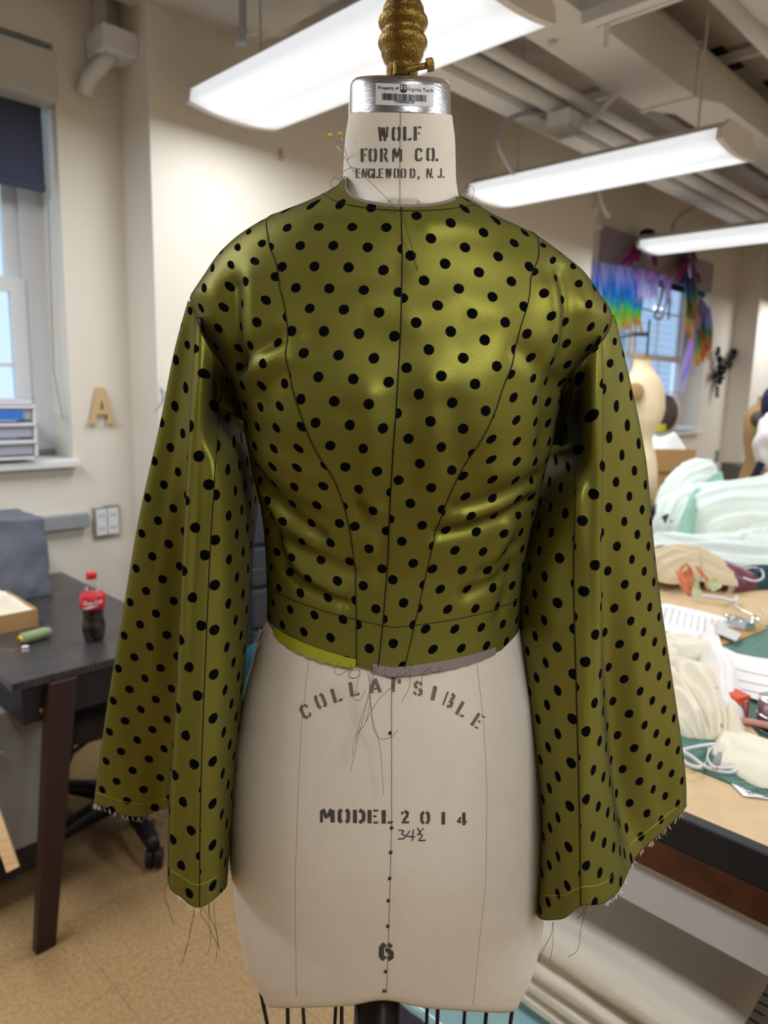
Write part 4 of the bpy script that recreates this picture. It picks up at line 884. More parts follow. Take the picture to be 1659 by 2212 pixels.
b = B(); b.tube(catmull([rw(.66, 2.66, DZ+ht+.01), rw(.68, 2.62, DZ+ht+.045), rw(.74, 2.60, DZ+ht+.045), rw(.78, 2.62, DZ+ht+.012)], 24), .006, 8); obj('carry_strap', b, M['chair'], mc)
# cardboard tray with muslin
q0 = atZ(84, 1352, DZ); tu, tv = float(q0@w_), float(q0@n_)
ct = thing('cardboard_tray', rw(tu-.15, tv+.12, DZ), 'shallow cardboard tray on the dark desk in front of the grey cover', 'tray'); H_ = .055
b = B(); wallbox(b, tu-.33, tu, tv, tv+.27, DZ, DZ+.004); obj('bottom', b, M['card'], ct)
for a in ((tu-.33, tu, tv, tv+.005), (tu-.33, tu, tv+.265, tv+.27), (tu-.005, tu, tv, tv+.27), (tu-.33, tu-.325, tv, tv+.27)):
    b = B(); wallbox(b, *a, DZ, DZ+H_); obj('wall', b, M['card'], ct)
def cloth_patch(name, fn, nu, nv, m, label, cat, th=.002, **k):
    P = [[fn(i/(nu-1), j/(nv-1)) for j in range(nv)] for i in range(nu)]
    o = obj(name, B().grid(P), m if not isinstance(m, str) else M[m], smooth=True); md = o.modifiers.new('cloth', 'SOLIDIFY'); md.thickness = th
    return tag(o, label, cat, **k)
def heapz(s, t, h, seed, f=3.2): 
    e = max(0., min(1., 5*min(s, 1-s, t, 1-t)))
    return h*e*(.55+.45*lib_noise(s*f, t*f, seed)+.22*abs(lib_noise(s*f*2.3, t*f*2.3, seed+5)))
cloth_patch('muslin_scrap', lambda s, t: rw(tu-.32+.325*s+(.012 if s > .97 and t > .6 else 0), tv+.012+.245*t, DZ+.028+heapz(s, t, .085, 2)+.012*s), 40, 36, 'cream', 'crumpled cream muslin lying in the cardboard tray', 'fabric')
# thread spool, bobbin
sp0 = atZ(78, 1372, DZ+.017); ax = Vector(rw(.75, .55, 0)).normalized(); ax = Vector((.55, .80, 0)).normalized()
SR_ = Matrix.Translation(Vector(sp0)-ax*.045) @ ax.to_track_quat('Z', 'Y').to_matrix().to_4x4()
spo = thing('thread_spool', sp0, 'pale green thread spool with yellow end lying on the desk', 'spool'); M['pgreen'] = mat('pale_green_thread', srgb(150, 168, 128), .7, bump=(900, .6, (1, 1, 8))); M['yellow'] = mat('yellow_plastic', srgb(226, 206, 30), .4)
b = B(); b.lathe([(.012, 0), (.0165, .004), (.0165, .07), (.013, .085), (.008, .09)], (0, 0, 0), 20, SR_); obj('thread_wrap', b, M['pgreen'], spo, True)
b = B(); b.lathe([(.0105, -.004), (.0115, .002)], (0, 0, 0), 18, SR_); obj('end_cap', b, M['yellow'], spo, True)
b = B(); b.lathe([(.004, -.0055), (.004, -.003)], (0, 0, 0), 10, SR_); obj('core_hole', b, M['black'], spo)
bq = atZ(55, 1405, DZ); bo = thing('bobbin', bq, 'tiny clear bobbin with pink thread in front of the spool', 'bobbin'); M['pinkthread'] = mat('pink_thread', srgb(214, 150, 150), .6)
b = B(); b.lathe([(.0098, 0), (.0098, .0015)], tuple(bq), 18); b.lathe([(.0098, .0105), (.0098, .012)], tuple(bq), 18); obj('flange', b, M['clear'], bo)
b = B(); b.lathe([(.007, .0015), (.007, .0105)], tuple(bq), 16); obj('thread_wrap', b, M['pinkthread'], bo)
b = B(); b.tube(catmull([bq+np.array([-.007, 0, .006]), bq+np.array([-.03, .006, .001]), bq+np.array([-.045, -.004, .001]), bq+np.array([-.03, -.01, .001]), bq+np.array([-.06, -.002, .001]), bq+np.array([-.09, .004, .001])], 40), .0004, 4); obj('loose_end', b, M['pinkthread'], bo)
# bottle
bt = atZ(204, 1383, DZ); hB = .205; k = hB/163
bl = thing('cola_bottle', bt, 'half-full cola bottle with a red cap and label on the dark desk', 'bottle')
def lat(name, pr, m, par, n=40, ext=0): return obj(name, B().lathe([(r, z) for r, z in pr], tuple(bt), n), M[m], par, True)
OUT = [(.020, .001), (.028, .004), (.0315, .02), (.0335, .040), (.0325, .052), (.0285, .072), (.0300, .092), (.0335, .102), (.0340, .140), (.0330, .150), (.0275, .163), (.0165, .178), (.0125, .186), (.0125, .190)]
shell = lat('shell', OUT, 'pet', bl)
b = B(); b.lathe([(max(r-.0012, .001), z+.0012) for r, z in OUT if z < .135]+[(.0325, .128)], tuple(bt), 40); obj('liquid', b, M['cola'], bl, True)
lab = lat('label_band', [(.0338, .1010), (.0347, .103), (.0350, .141), (.0340, .1430)], 'redlabel', bl)
lat('cap', [(.0140, .1875), (.0150, .189), (.0150, .203), (.0140, .2055), (.002, .206)], 'red', bl, 30); lat('neck_ring', [(.0165, .183), (.0165, .1855)], 'pet', bl, 24)
for j in range(0):
    pass
tc_ = math.atan2(-bt[1], -bt[0])
def on_bottle(x, z, r=.0353): a = tc_+x/r; return (bt[0]+r*math.cos(a), bt[1]+r*math.sin(a), bt[2]+z)
b = B(); vs, fs = text_mesh('Coca-Cola', .0165, Matrix.Identity(4), 0, .0004, .28); b.add([on_bottle(v[0]*.80, .1235+v[1]+v[0]*.04, .0354) for v in vs], fs); obj('label_script', b, M['white'], lab)
b = B(); b.grid([[on_bottle(x, .109+.004*math.sin(x*70+1)+d*.0035*max(0, 1-abs(x+.008)/.026), .0353) for x in np.linspace(-.034, .03, 30)] for d in (-1, 1)]); obj('label_wave', b, M['white'], lab)
b = B(); vs, fs = text_mesh('ORIGINAL', .0048, Matrix.Identity(4), 0, .0002); b.add([on_bottle(v[0], .1365+v[1], .0353) for v in vs], fs) if False else b.grid([[on_bottle(x, .1365+d*.0012, .0353) for x in np.linspace(-.008, .008, 8)] for d in (-1, 1)]); obj('label_badge', b, M['pinkthread'], lab)
# ---- swivel chair tucked under the desk
hc = np.array([-.87, 2.29, 0]); sw = thing('swivel_chair', hc, 'black swivel chair on a five-arm castor base, pushed under the dark desk', 'chair')
b = B(); b.lathe([(.045, .07), (.05, .10), (.035, .14), (.028, .15), (.028, .30), (.018, .30), (.018, .42)], tuple(hc), 20); obj('gas_lift', b, M['chair'], sw, True)
for kk in range(5):
    a = math.radians(-54+72*kk); d = np.array([math.cos(a), math.sin(a), 0]); s_ = np.array([-d[1], d[0], 0]); R = []
    for t, wd, zt1, zb1 in ((.03, .034, .135, .075), (.15, .027, .115, .07), (.27, .022, .092, .062), (.30, .016, .088, .064)):
        p = hc+d*t; R.append([p+s_*wd+[0, 0, zt1-.008], p+s_*wd*.6+[0, 0, zt1], p-s_*wd*.6+[0, 0, zt1], p-s_*wd+[0, 0, zt1-.008], p-s_*wd+[0, 0, zb1], p+s_*wd+[0, 0, zb1]])
    b = B(); b.grid(R, True); b.f += [tuple(range(6)), tuple(range(23, 17, -1))]; arm = obj('base_arm', b, M['chair'], sw, True)
    c = hc+d*.292; ax_ = Vector(s_+.5*d).normalized(); MM = Matrix.Translation(Vector((c[0], c[1], .029))) @ ax_.to_track_quat('Z', 'Y').to_matrix().to_4x4()
    b = B(); b.lathe([(.020, -.027), (.029, -.024), (.029, -.006), (.012, -.005), (.012, .005), (.029, .006), (.029, .024), (.020, .027)], (0, 0, 0), 22, MM); b.tube([c+np.array([0, 0, .03]), c+np.array([0, 0, .07])], .010, 10); obj('caster', b, M['chair'], arm)
b = B(); b.box((0, 0, 0), (.46, .44, .075), Matrix.Translation((hc[0], hc[1], .465)) @ Matrix.Rotation(.7, 4, 'Z'), bev=.03); obj('seat', b, M['upholstery'], sw, True)
b = B(); b.box((0, 0, 0), (.24, .20, .03), Matrix.Translation((hc[0], hc[1], .415)) @ Matrix.Rotation(.7, 4, 'Z'), bev=.008); obj('seat_plate', b, M['chair'], sw)
b = B(); b.tube([hc+np.array([-.02, -.18, .41]), hc+np.array([-.05, -.28, .40]), hc+np.array([-.05, -.30, .385])], .007, 8); obj('height_lever', b, M['chair'], sw)
# ---- leaning pine frame at the lower left
pf = thing('pine_frame', atY(20, 1880, 1.62), 'pale pine board leaning at the lower left in front of the desk leg', 'board')
p, q = atY(42, 1872, 1.60), atY(-55, 1590, 1.72); d = Vector(q-p).normalized(); sd = Vector((.9, .42, 0)); sd = (sd-d*sd.dot(d)).normalized(); up = d.cross(sd)
MM = Matrix.Translation(Vector(p)) @ Matrix(((sd[0], d[0], up[0], 0), (sd[1], d[1], up[1], 0), (sd[2], d[2], up[2], 0), (0, 0, 0, 1)))
b = B(); b.box((-.014, .3, 0), (.028, .6, .05), MM, bev=.002); obj('rail', b, M['pine'], pf)
b = B(); b.box((-.30, .585, 0), (.56, .028, .05), MM, bev=.002); obj('cross_rail', b, M['pine'], pf)
# ---- white bundle with a grey ribbon behind the left sleeve
wq = np.array(rw(1.52, D1-.07, 1.47)); wb = thing('hanging_bundle', wq, 'white fabric bundle tied with a grey ribbon, half behind the left sleeve', 'fabric')
P = [[wq+np.array([0, 0, .10-.20*i/24])+w_*(.02+(.075+.035*lib_noise(j*.6, i*.2, 3))*math.cos(2*math.pi*j/30)*math.sin(math.pi*(i+.6)/25.2)**.6)+n_*(.05*math.sin(2*math.pi*j/30)*math.sin(math.pi*(i+.6)/25.2)**.6) for j in range(30)] for i in range(25)]
obj('bundle', B().grid(P, True), M['white'], wb, True)
for pts in ([(346, 838), (352, 856), (350, 870), (334, 890)], [(346, 840), (358, 850), (366, 870)], [(352, 858), (362, 866), (360, 880)]):
    b = B(); vv = 2.55; R = [[np.array(rw(*onwall(x-2.5, y, vv)[:1], vv, onwall(x, y, vv)[1])), np.array(rw(*onwall(x+2.5, y, vv)[:1], vv, onwall(x, y, vv)[1]))] for x, y in pts]; o = obj('ribbon_tail', b.grid(catmull2(R) if False else R), M['grey'], wb)
# ---- dark drawer cart between the left sleeve and the body
dc = np.array([-.50, 2.93, 0]); cart = thing('drawer_cart', dc, 'dark grey plastic drawer cart glimpsed between the left sleeve and the bodice', 'cart')
M['cart'] = mat('charcoal_plastic', srgb(58, 62, 70), .45); M['carttop'] = mat('slate_blue_top', srgb(84, 90, 120), .5); M['teal'] = mat('teal_cloth', srgb(24, 86, 104), .7, bump=(60, .4))
CT = Matrix.Translation(Vector(dc)) @ ROOM
b = B(); b.box((0, .01, .60), (.40, .38, 1.08), CT, bev=.01); obj('body', b, M['cart'], cart)
b = B(); b.box((0, 0, 1.16), (.42, .42, .07), CT, bev=.012); obj('top', b, M['carttop'], cart)
for i in range(6):
    b = B(); b.box((0, -.195, .16+i*.165), (.38, .03, .15), CT, bev=.01); d_ = obj('drawer', b, M['cart'], cart)
    b = B(); b.box((0, -.215, .205+i*.165), (.2, .02, .02), CT, bev=.006); obj('handle', b, M['carttop'], d_)
for sx in (-1, 1):
    for sy in (-1, 1): b = B(); b.ball(CT @ Vector((sx*.16, sy*.15, .03)), .03, 12, 8); obj('caster', b, M['cart'], cart)
tq = atY(536, 1425, 2.35); P = []
for i in range(30):
    t = i/29; r = .012+.075*t**.45
    P.append([np.array([tq[0]+.03+r*math.cos(a)*(1+.16*math.sin(6*a+2*t)+.3*lib_noise(math.cos(a)*2, t*3, 6)), tq[1]+r*.7*math.sin(a)*(1+.16*math.sin(6*a+2*t)), float(tq[2])+.06-(float(tq[2])+.0)*t]) for a in np.linspace(0, 2*math.pi, 36, endpoint=False)])
tag(obj('teal_garment', B().grid(P, True), M['teal'], smooth=True), 'teal cloth hanging in front of the dark drawer cart', 'fabric')
# ================================================================== RIGHT SIDE
M['kraft'] = mat('kraft_paper', srgb(214, 186, 146), .75, var=(30, srgb(206, 178, 138)))
M['edgeblack'] = mat('black_rubber_edge', srgb(34, 34, 38), .5); M['walnut'] = mat('walnut_edge', srgb(96, 56, 34), .5, var=(22, srgb(74, 42, 26), (1, 1, 1)))
M['whitepaint'] = mat('white_painted_board', srgb(206, 204, 206), .55)
M['mat'] = mat('green_cutting_mat', srgb(78, 120, 108), .6); M['matline'] = mat('mat_grid_line', srgb(140, 168, 140), .6)
M['paper'] = mat('white_paper', srgb(240, 240, 242), .7); M['paper2'] = mat('pattern_paper', srgb(236, 234, 234), .6)
M['graytext'] = mat('grey_print', srgb(150, 150, 156), .8)
M['maroon'] = mat('maroon_crepe', srgb(104, 38, 60), .75, sheen=.3)
M['mint'] = mat('mint_chiffon', srgb(222, 235, 229), .7, sheen=.2, bump=(40, .3)); M['mintdark'] = mat('sea_green_chiffon', srgb(150, 198, 180), .7)
M['tealdark'] = mat('dark_teal_cloth', srgb(24, 62, 72), .7); M['burlap'] = mat('burlap', srgb(216, 200, 168), .9, bump=(260, .8))
M['coral'] = mat('coral_petals', srgb(232, 138, 100), .7); M['peach'] = mat('peach_petal', srgb(226, 160, 110), .7); M['leafg'] = mat('pale_green_leaf', srgb(204, 212, 168), .7)
M['batting'] = mat('cotton_batting', srgb(230, 221, 205), .95, bump=(38, 1.0)); M['orange'] = mat('orange_red_card', srgb(214, 78, 46), .5)
M['pink'] = mat('dusty_pink_vinyl', srgb(206, 150, 142), .3); M['chrome'] = mat('chrome', (.8, .8, .82), .15, 1.)
M['tin'] = mat('mauve_tin', srgb(122, 98, 100), .35, .6); M['linen2'] = mat('ivory_jersey', srgb(228, 210, 176), .8); M['plate'] = mat('tan_armplate', srgb(158, 128, 82), .6)
M['lace'] = mat('black_lace', (.01, .01, .012), .8); M['navy'] = mat('navy_cloth', srgb(30, 36, 66), .8); M['brown'] = mat('dark_brown_cabinet', srgb(82, 72, 66), .6)
M['packteal'] = mat('glossy_teal_wrap', srgb(142, 182, 184), .18, spec=.6); M['packblue'] = mat('blue_carton', srgb(120, 170, 206), .5); M['bluebin'] = mat('indigo_bin', srgb(74, 78, 122), .5)
TZ = .92; TU0, TU1, TV0, TV1 = .95, 3.5, -.75, 1.12
tbl = thing('cutting_table', rw(2.2, .3, 0), 'large cutting table with black edge and walnut band, right of the form', 'table')
b = B(); wallbox(b, TU0+.004, TU1, TV0, TV1-.004, TZ-.05, TZ-.001); obj('top_board', b, M['whitepaint'], tbl)
b = B(); b.box((TU0+.0095, (TV0+TV1)/2, TZ-.0235), (.025, TV1-TV0, .050), ROOM, bev=.004); obj('rubber_edge', b, M['edgeblack'], tbl)
b = B(); b.box((TU0+.008, (TV0+TV1)/2, TZ-.072), (.02, TV1-TV0, .048), ROOM, bev=.002); obj('walnut_band', b, M['walnut'], tbl)
b = B(); b.box((TU0+.02, (TV0+TV1)/2, TZ-.135), (.022, TV1-TV0-.04, .076), ROOM, bev=.002); obj('apron', b, M['whitepaint'], tbl)
b = B(); wallbox(b, TU0+.12, TU1-.05, TV0+.05, TV1-.02, .385, .405); obj('lower_shelf', b, M['whitepaint'], tbl)
for u, v in ((1.085, 1.045), (3.4, 1.04), (3.4, -.68), (1.05, -.68)):
    b = B(); b.box((u, v, (TZ-.1)/2), (.095, .095, TZ-.1), ROOM, bev=.003); obj('leg', b, M['whitepaint'], tbl)
def flat(name, px, m, label, cat, z=.0, th=.0012, group=None, parent=None):
    pts = [atZ(x, y, TZ+z) for x, y in px]; b = B(); nn = len(pts)
    vs = [p+np.array([0, 0, e]) for e in (0, th) for p in pts]; b.add(vs, [tuple(range(nn))[::-1], tuple(range(nn, 2*nn))]+[(i, (i+1) % nn, nn+(i+1) % nn, nn+i) for i in range(nn)])
    o = obj(name, b, M[m], parent)
    if label: tag(o, label, cat, **({'group': group} if group else {}))
    return o
b = B(); wallbox(b, TU0+.018, TU1-.02, TV0+.02, TV1-.02, TZ, TZ+.0012); tag(obj('kraft_paper', b, M['kraft']), 'tan kraft paper covering the top of the cutting table', 'paper')
cm = flat('cutting_mat', [(1395, 1622), (1475, 1653), (1572, 1692), (1790, 1780), (1800, 1300), (1660, 1350), (1560, 1392), (1400, 1470)], 'mat', 'green cutting mat with a pale grid under the patterns and muslin', 'mat', .0015, .003)
b = B(); poly = [(float(atZ(x, y, TZ)@w_), float(atZ(x, y, TZ)@n_)) for x, y in ((1400, 1625), (1475, 1650), (1572, 1688), (1780, 1774), (1790, 1306), (1660, 1354), (1562, 1395), (1404, 1472))]
def inside(u, v):
    c = False
    for (x1, y1), (x2, y2) in zip(poly, poly[1:]+poly[:1]):
        if (y1 > v) != (y2 > v) and u < (x2-x1)*(v-y1)/(y2-y1)+x1: c = not c
    return c
for k in range(60):
    for m_ in range(60):
        u, v = .95+k*.0254, -.4+m_*.0254
        if inside(u, v) and inside(u+.0254, v+.0254):
            if m_ % 2 == 0: b.box((u+.0127, v, TZ+.0047), (.0255, .0009, .0003), ROOM)
            if k % 2 == 0: b.box((u, v+.0127, TZ+.0047), (.0009, .0255, .0003), ROOM)
obj('grid_lines', b, M['matline'], cm)
# white pattern paper, printed sheets, clipboard
flat('clipboard', [(1440, 1362), (1557, 1396), (1605, 1380), (1657, 1360), (1648, 1350), (1580, 1340), (1500, 1340)], 'card', 'brown hardboard clipboard half under the printed sheets', 'clipboard', .005, .003)
sh = flat('printed_sheet', [(1380, 1345), (1422, 1306), (1440, 1304), (1520, 1322), (1632, 1351), (1612, 1358), (1560, 1352), (1503, 1380), (1431, 1362)], 'paper', 'white printed sheet clipped on the hardboard', 'paper', .009, .001)
b = B()
for k in range(9): b.add([atZ(x, y, TZ+.0104) for x, y in ((1440+k*14, 1312+k*3.4), (1441.5+k*14, 1311.6+k*3.4), (1424+k*15+8, 1344+k*3.5), (1422+k*15+8, 1344+k*3.5))], [(0, 1, 2, 3)])
obj('print_lines', b, M['graytext'], sh)
flat('white_card', [(1547, 1345), (1601, 1371), (1590, 1386), (1549, 1369)], 'whitepaint', 'small pale card lying across the clipboard in front of the clip', 'card', .016, .002)
bc = thing('binder_clip', atZ(1600, 1352, TZ+.02), 'silver bulldog clip holding the printed sheets', 'clip')
c0 = atZ(1600, 1352, TZ+.01); b = B(); b.prism([(-.018, 0), (.018, 0), (.012, .018), (-.012, .018)], -.03, .03, Matrix.Translation(Vector(c0)) @ Matrix.Rotation(.3, 4, 'Z') @ Matrix.Rotation(math.pi/2, 4, 'X')); obj('jaw', b, M['chrome'], bc)
for k in (-1, 1):
    b = B(); cc = Vector(c0)+Vector((k*.028, -k*.01, .016)); b.tube([cc+Vector((.012*math.cos(a), .014*math.sin(a), .004)) for a in np.linspace(0, 2*math.pi, 20)], .0022, 6); obj('ring_handle', b, M['chrome'], bc)
pp = flat('pattern_piece', [(1500, 1394), (1516, 1373), (1530, 1352), (1547, 1344), (1552, 1372), (1560, 1397), (1590, 1412), (1628, 1420), (1700, 1430), (1720, 1535), (1659, 1520), (1625, 1509), (1580, 1488), (1543, 1462), (1520, 1443), (1536, 1404)], 'paper2', 'white paper pattern piece with a curved neck edge on the green mat', 'pattern', .012, .0012)
for y0 in (0, 22, 40): b = B(); b.tube(catmull([atZ(x, y, TZ+.014) for x, y in ((1546, 1428+y0), (1600, 1448+y0), (1700, 1468+y0))], 16), .0007, 4); obj('fold_line', b, M['graytext'], pp)
# heaps of cloth
def drape(name, path, width, height, m, label, cat, nf=4, amp=.012, seed=1, zb=TZ+.004, nu=70, nv=60, ends=.12, parent=None):
    pts = catmull([np.append(np.asarray(atZ(x, y, z) if len(q) == 3 else atZ(x, y, TZ))[:2], 0) for q in path for x, y, z in [q if len(q) == 3 else (*q, TZ)]], nu)
    T = np.gradient(pts, axis=0); T /= np.linalg.norm(T, axis=1)[:, None]; N = np.stack([-T[:, 1], T[:, 0], 0*T[:, 0]], 1); P = []
    for i in range(nu):
        t = i/(nu-1); e = min(1, min(t, 1-t)/ends)**.5 if ends else 1; w = np.interp(t, np.linspace(0, 1, len(width)), width); h = np.interp(t, np.linspace(0, 1, len(height)), height); row = []
        for j in range(nv):
            s = j/(nv-1); f = lib_noise(s*nf, t*1.3, seed)*.8+.6*math.sin(2*math.pi*nf*s+3*lib_noise(t*2.2, s*1.2, seed+3))+.35*math.sin(2*math.pi*nf*2.3*s+5*lib_noise(t*3, 2, seed+7))
            z = (h*math.sin(math.pi*s)**.5*e+amp*f*(math.sin(math.pi*s)**.4)*e)
            row.append(pts[i]+N[i]*w*(s-.5)*(.75+.25*e)*(1+.10*lib_noise(t*3, s*.5, seed+11))+np.array([0, 0, zb+max(z, .0005)+.001*abs(f)]))
        P.append(row)
    o = obj(name, B().grid(P), M[m], parent, smooth=True)
    return tag(o, label, cat) if label else o
mint = thing('mint_gown', rw(2.2, .6, TZ), 'pale mint chiffon gown heaped on the far end of the cutting table', 'dress')
drape('skirt', [(1440, 1165), (1530, 1150), (1640, 1145), (1760, 1140)], [.34, .5, .55, .55], [.13, .20, .22, .2], 'mint', None, None, 6, .016, 4, parent=mint)
drape('train', [(1405, 1180), (1480, 1205), (1560, 1222), (1660, 1235), (1740, 1250)], [.14, .2, .26, .3, .3], [.05, .075, .10, .12, .10], 'mint', None, None, 5, .013, 9, parent=mint)
drape('bodice', [(1440, 1120), (1470, 1110), (1500, 1102), (1535, 1098)], [.14, .2, .2, .16], [.15, .22, .24, .22], 'mint', None, None, 7, .010, 21, zb=TZ+.02, parent=mint)
drape('sash', [(1475, 1190), (1490, 1160), (1520, 1140), (1560, 1130)], [.05, .06, .06, .05], [.12, .17, .20, .22], 'mintdark', None, None, 2, .01, 31, zb=TZ+.02, parent=mint)
drape('overskirt', [(1590, 1235), (1630, 1225), (1690, 1225)], [.16, .22, .2], [.10, .14, .14], 'mint', None, None, 4, .012, 17, parent=mint)
drape('black_cloth', [(1396, 1155), (1425, 1150), (1450, 1150)], [.2, .22, .15], [.09, .12, .08], 'lace', 'black cloth bunched behind the mint gown beside the cardboard box', 'fabric', 3, .01, 5)
drape('dark_teal_cloth', [(1430, 1162), (1462, 1160), (1485, 1165)], [.10, .14, .1], [.08, .115, .08], 'tealdark', 'dark teal cloth poking out under the mint bodice', 'fabric', 2, .01, 8)
drape('green_cloth', [(1590, 1268), (1640, 1262), (1700, 1262)], [.1, .14, .16], [.03, .05, .05], 'tealdark', 'dark green cloth at the right edge below the mint gown', 'fabric', 3, .008, 18)
drape('maroon_cloth', [(1395, 1205), (1450, 1215), (1520, 1240), (1590, 1268), (1622, 1278)], [.24, .26, .22, .18, .12], [.03, .05, .055, .05, .03], 'maroon', 'maroon crepe folded across the table under the burlap bag', 'fabric', 2, .006, 12)
bg_ = thing('burlap_bag', atZ(1480, 1260, TZ), 'cream burlap pouch with fringed mouth and coral silk flowers', 'bag')
drape('pouch', [(1395, 1270), (1440, 1262), (1500, 1262), (1555, 1272), (1574, 1274)], [.17, .19, .17, .15, .16], [.06, .085, .085, .05, .025], 'burlap', None, None, 5, .008, 14, zb=TZ+.03, ends=.06, parent=bg_)
fc = atZ(1490, 1248, TZ+.115); rr_ = random.Random(5)
for k in range(13):
    a = rr_.uniform(0, 6.28); r_ = rr_.uniform(.008, .045); c = fc+np.array([r_*math.cos(a)*1.2, r_*math.sin(a)-.02, rr_.uniform(-.03, .02)-.012])
    mm = 'coral' if k < 6 else ('peach' if k < 8 else 'leafg'); dv = Vector((rr_.uniform(-.6, .6), rr_.uniform(-1, .1), rr_.uniform(.2, 1))).normalized(); Q = Matrix.Translation(Vector(c)) @ dv.to_track_quat('Z', 'X').to_matrix().to_4x4()
    P = [[tuple(Q @ Vector((.032*s*1.1, .019*math.sin(math.pi*min(1, s*.92+.08))*u_, .010*s*s+.006*u_*u_))) for u_ in (-1, -.5, 0, .5, 1)] for s in np.linspace(0, 1, 7)]
    obj('petal' if mm != 'leafg' else 'leaf', B().grid(P), M[mm], bg_, True)
b = B()
for k in range(46):
    t = k/45; p = atZ(1565+12*math.sin(t*3), 1225+60*t, TZ+.035); b.tube([p, p+np.array([rr_.uniform(.008, .02), rr_.uniform(-.01, .01), -.012])], .0008, 4)
obj('fringe', b, M['burlap'], bg_, kind='stuff')
hg = thing('clear_hanger', atZ(1580, 1300, TZ), 'clear plastic hanger with a chrome hook under the burlap bag', 'hanger')
b = B(); b.tube(catmull([atZ(x, y, TZ+.018) for x, y in ((1490, 1286), (1530, 1289), (1565, 1294), (1585, 1300), (1592, 1290))], 30), .0055, 8); obj('shoulder_bar', b, M['clear'], hg, True)
b = B(); b.tube(catmull([atZ(x, y, TZ+.02) for x, y in ((1580, 1299), (1592, 1311), (1608, 1321), (1630, 1329), (1644, 1327), (1648, 1320), (1643, 1315))], 40), .0026, 8); obj('hook', b, M['chrome'], hg, True)
b = B(); b.tube(catmull([atZ(x, y, TZ+.05) for x, y in ((1600, 1232), (1625, 1226), (1645, 1232), (1648, 1248), (1630, 1255), (1606, 1248))], 40), .003, 8); tag(obj('clear_ring_hanger', b, M['clear'], smooth=True), 'second clear hanger curled at the foot of the mint gown', 'hanger')
drape('muslin_toile', [(1420, 1510), (1455, 1510), (1490, 1535), (1520, 1570), (1540, 1605)], [.15, .19, .19, .15, .10], [.045, .07, .065, .05, .03], 'cream', 'large crumpled cream muslin toile beside the right sleeve', 'fabric', 4, .013, 22, nu=90, nv=80)
drape('muslin_strip', [(1395, 1425), (1440, 1418), (1500, 1424), (1535, 1418)], [.10, .12, .11, .08], [.03, .045, .045, .03], 'cream', 'flat cream muslin band above the crumpled toile', 'fabric', 2, .005, 25)
drape('muslin_sheet', [(1545, 1612), (1590, 1625), (1640, 1648), (1720, 1690)], [.10, .13, .15, .16], [.02, .022, .02, .02], 'cream', 'flat cream muslin panel over the ruled note, right edge', 'fabric', 1.2, .003, 28)
drape('muslin_drop', [(1535, 1440), (1552, 1490), (1562, 1540), (1566, 1585)], [.05, .07, .07, .06], [.06, .07, .06, .04], 'paper2', 'soft white cloth edge lying against the orange box', 'fabric', 1.5, .004, 33)
# orange box with white lettering on the end
ob = thing('orange_box', atZ(1600, 1530, TZ), 'orange-red cardboard box with white lettering, on the green mat', 'box'); hz_ = .05
c_, d_, a_ = atZ(1594.5, 1509.5, TZ+.005+hz_), atZ(1622, 1502, TZ+.005+hz_), atZ(1568, 1496, TZ+.005+hz_); e_ = (a_-c_)*1.9
top = [c_, d_, d_+e_, c_+e_]; b = B(); b.add([p-np.array([0, 0, hz_]) for p in top]+top, [(3, 2, 1, 0), (4, 5, 6, 7), (0, 1, 5, 4), (1, 2, 6, 5), (2, 3, 7, 6), (3, 0, 4, 7)]); smooth_bev(obj('carton', b, M['orange'], ob), .0012)
ex, ez = Vector(d_-c_).normalized(), Vector((0, 0, 1)); L_ = (d_-c_); wd = float(np.linalg.norm(L_)); nf_ = ex.cross(ez)
def on_end(x, z): return Vector(c_)+ex*x+ez*(z-hz_)+nf_*.0006
b = B(); vs, fs = text_mesh('S·STUC', .0115, Matrix.Identity(4), 0, .0002); b.add([on_end(wd*.64+v[1], hz_*.5-v[0]) for v in vs], fs); obj('end_lettering', b, M['white'], ob)
b = B()
for k in range(4): b.add([on_end(wd*(.12+.09*k), hz_*.85), on_end(wd*(.15+.09*k), hz_*.85), on_end(wd*(.15+.09*k), hz_*.25), on_end(wd*(.12+.09*k), hz_*.25)], [(0, 1, 2, 3)])
obj('small_print', b, M['pinkthread'], ob)
flat('kraft_tag', [(1583, 1548), (1605, 1546), (1622, 1572), (1638, 1590), (1616, 1592), (1590, 1575)], 'kraft', 'small tan card in front of the orange box', 'card', .012, .002)
sz = thing('shears', atZ(1610, 1565, TZ), 'dusty pink handle of shears lying over the mat by the orange box', 'scissors')
b = B(); b.tube(catmull([atZ(x, y, TZ+.022) for x, y in ((1556, 1573), (1566, 1563), (1582, 1558), (1605, 1557), (1630, 1561), (1670, 1570), (1720, 1585))], 50), .0062, 12); obj('handle', b, M['pink'], sz, True)
b = B(); b.tube([atZ(1720, 1586, TZ+.02), atZ(1800, 1610, TZ+.02)], .006, 6); obj('blade', b, M['chrome'], sz)
tq_ = atZ(1668, 1580, TZ); tn = thing('tin_can', tq_, 'mauve tin with a silver rim cut by the right frame edge', 'tin')
b = B(); b.lathe([(.026, 0), (.027, .001), (.027, .06), (.025, .06)], tuple(tq_), 32); obj('body', b, M['tin'], tn, True)
for zz_k in (.003, .03, .058): b = B(); b.lathe([(.0275, zz_k), (.0285, zz_k+.0015), (.0275, zz_k+.004)], tuple(tq_), 32); obj('rim', b, M['chrome'], tn, True)
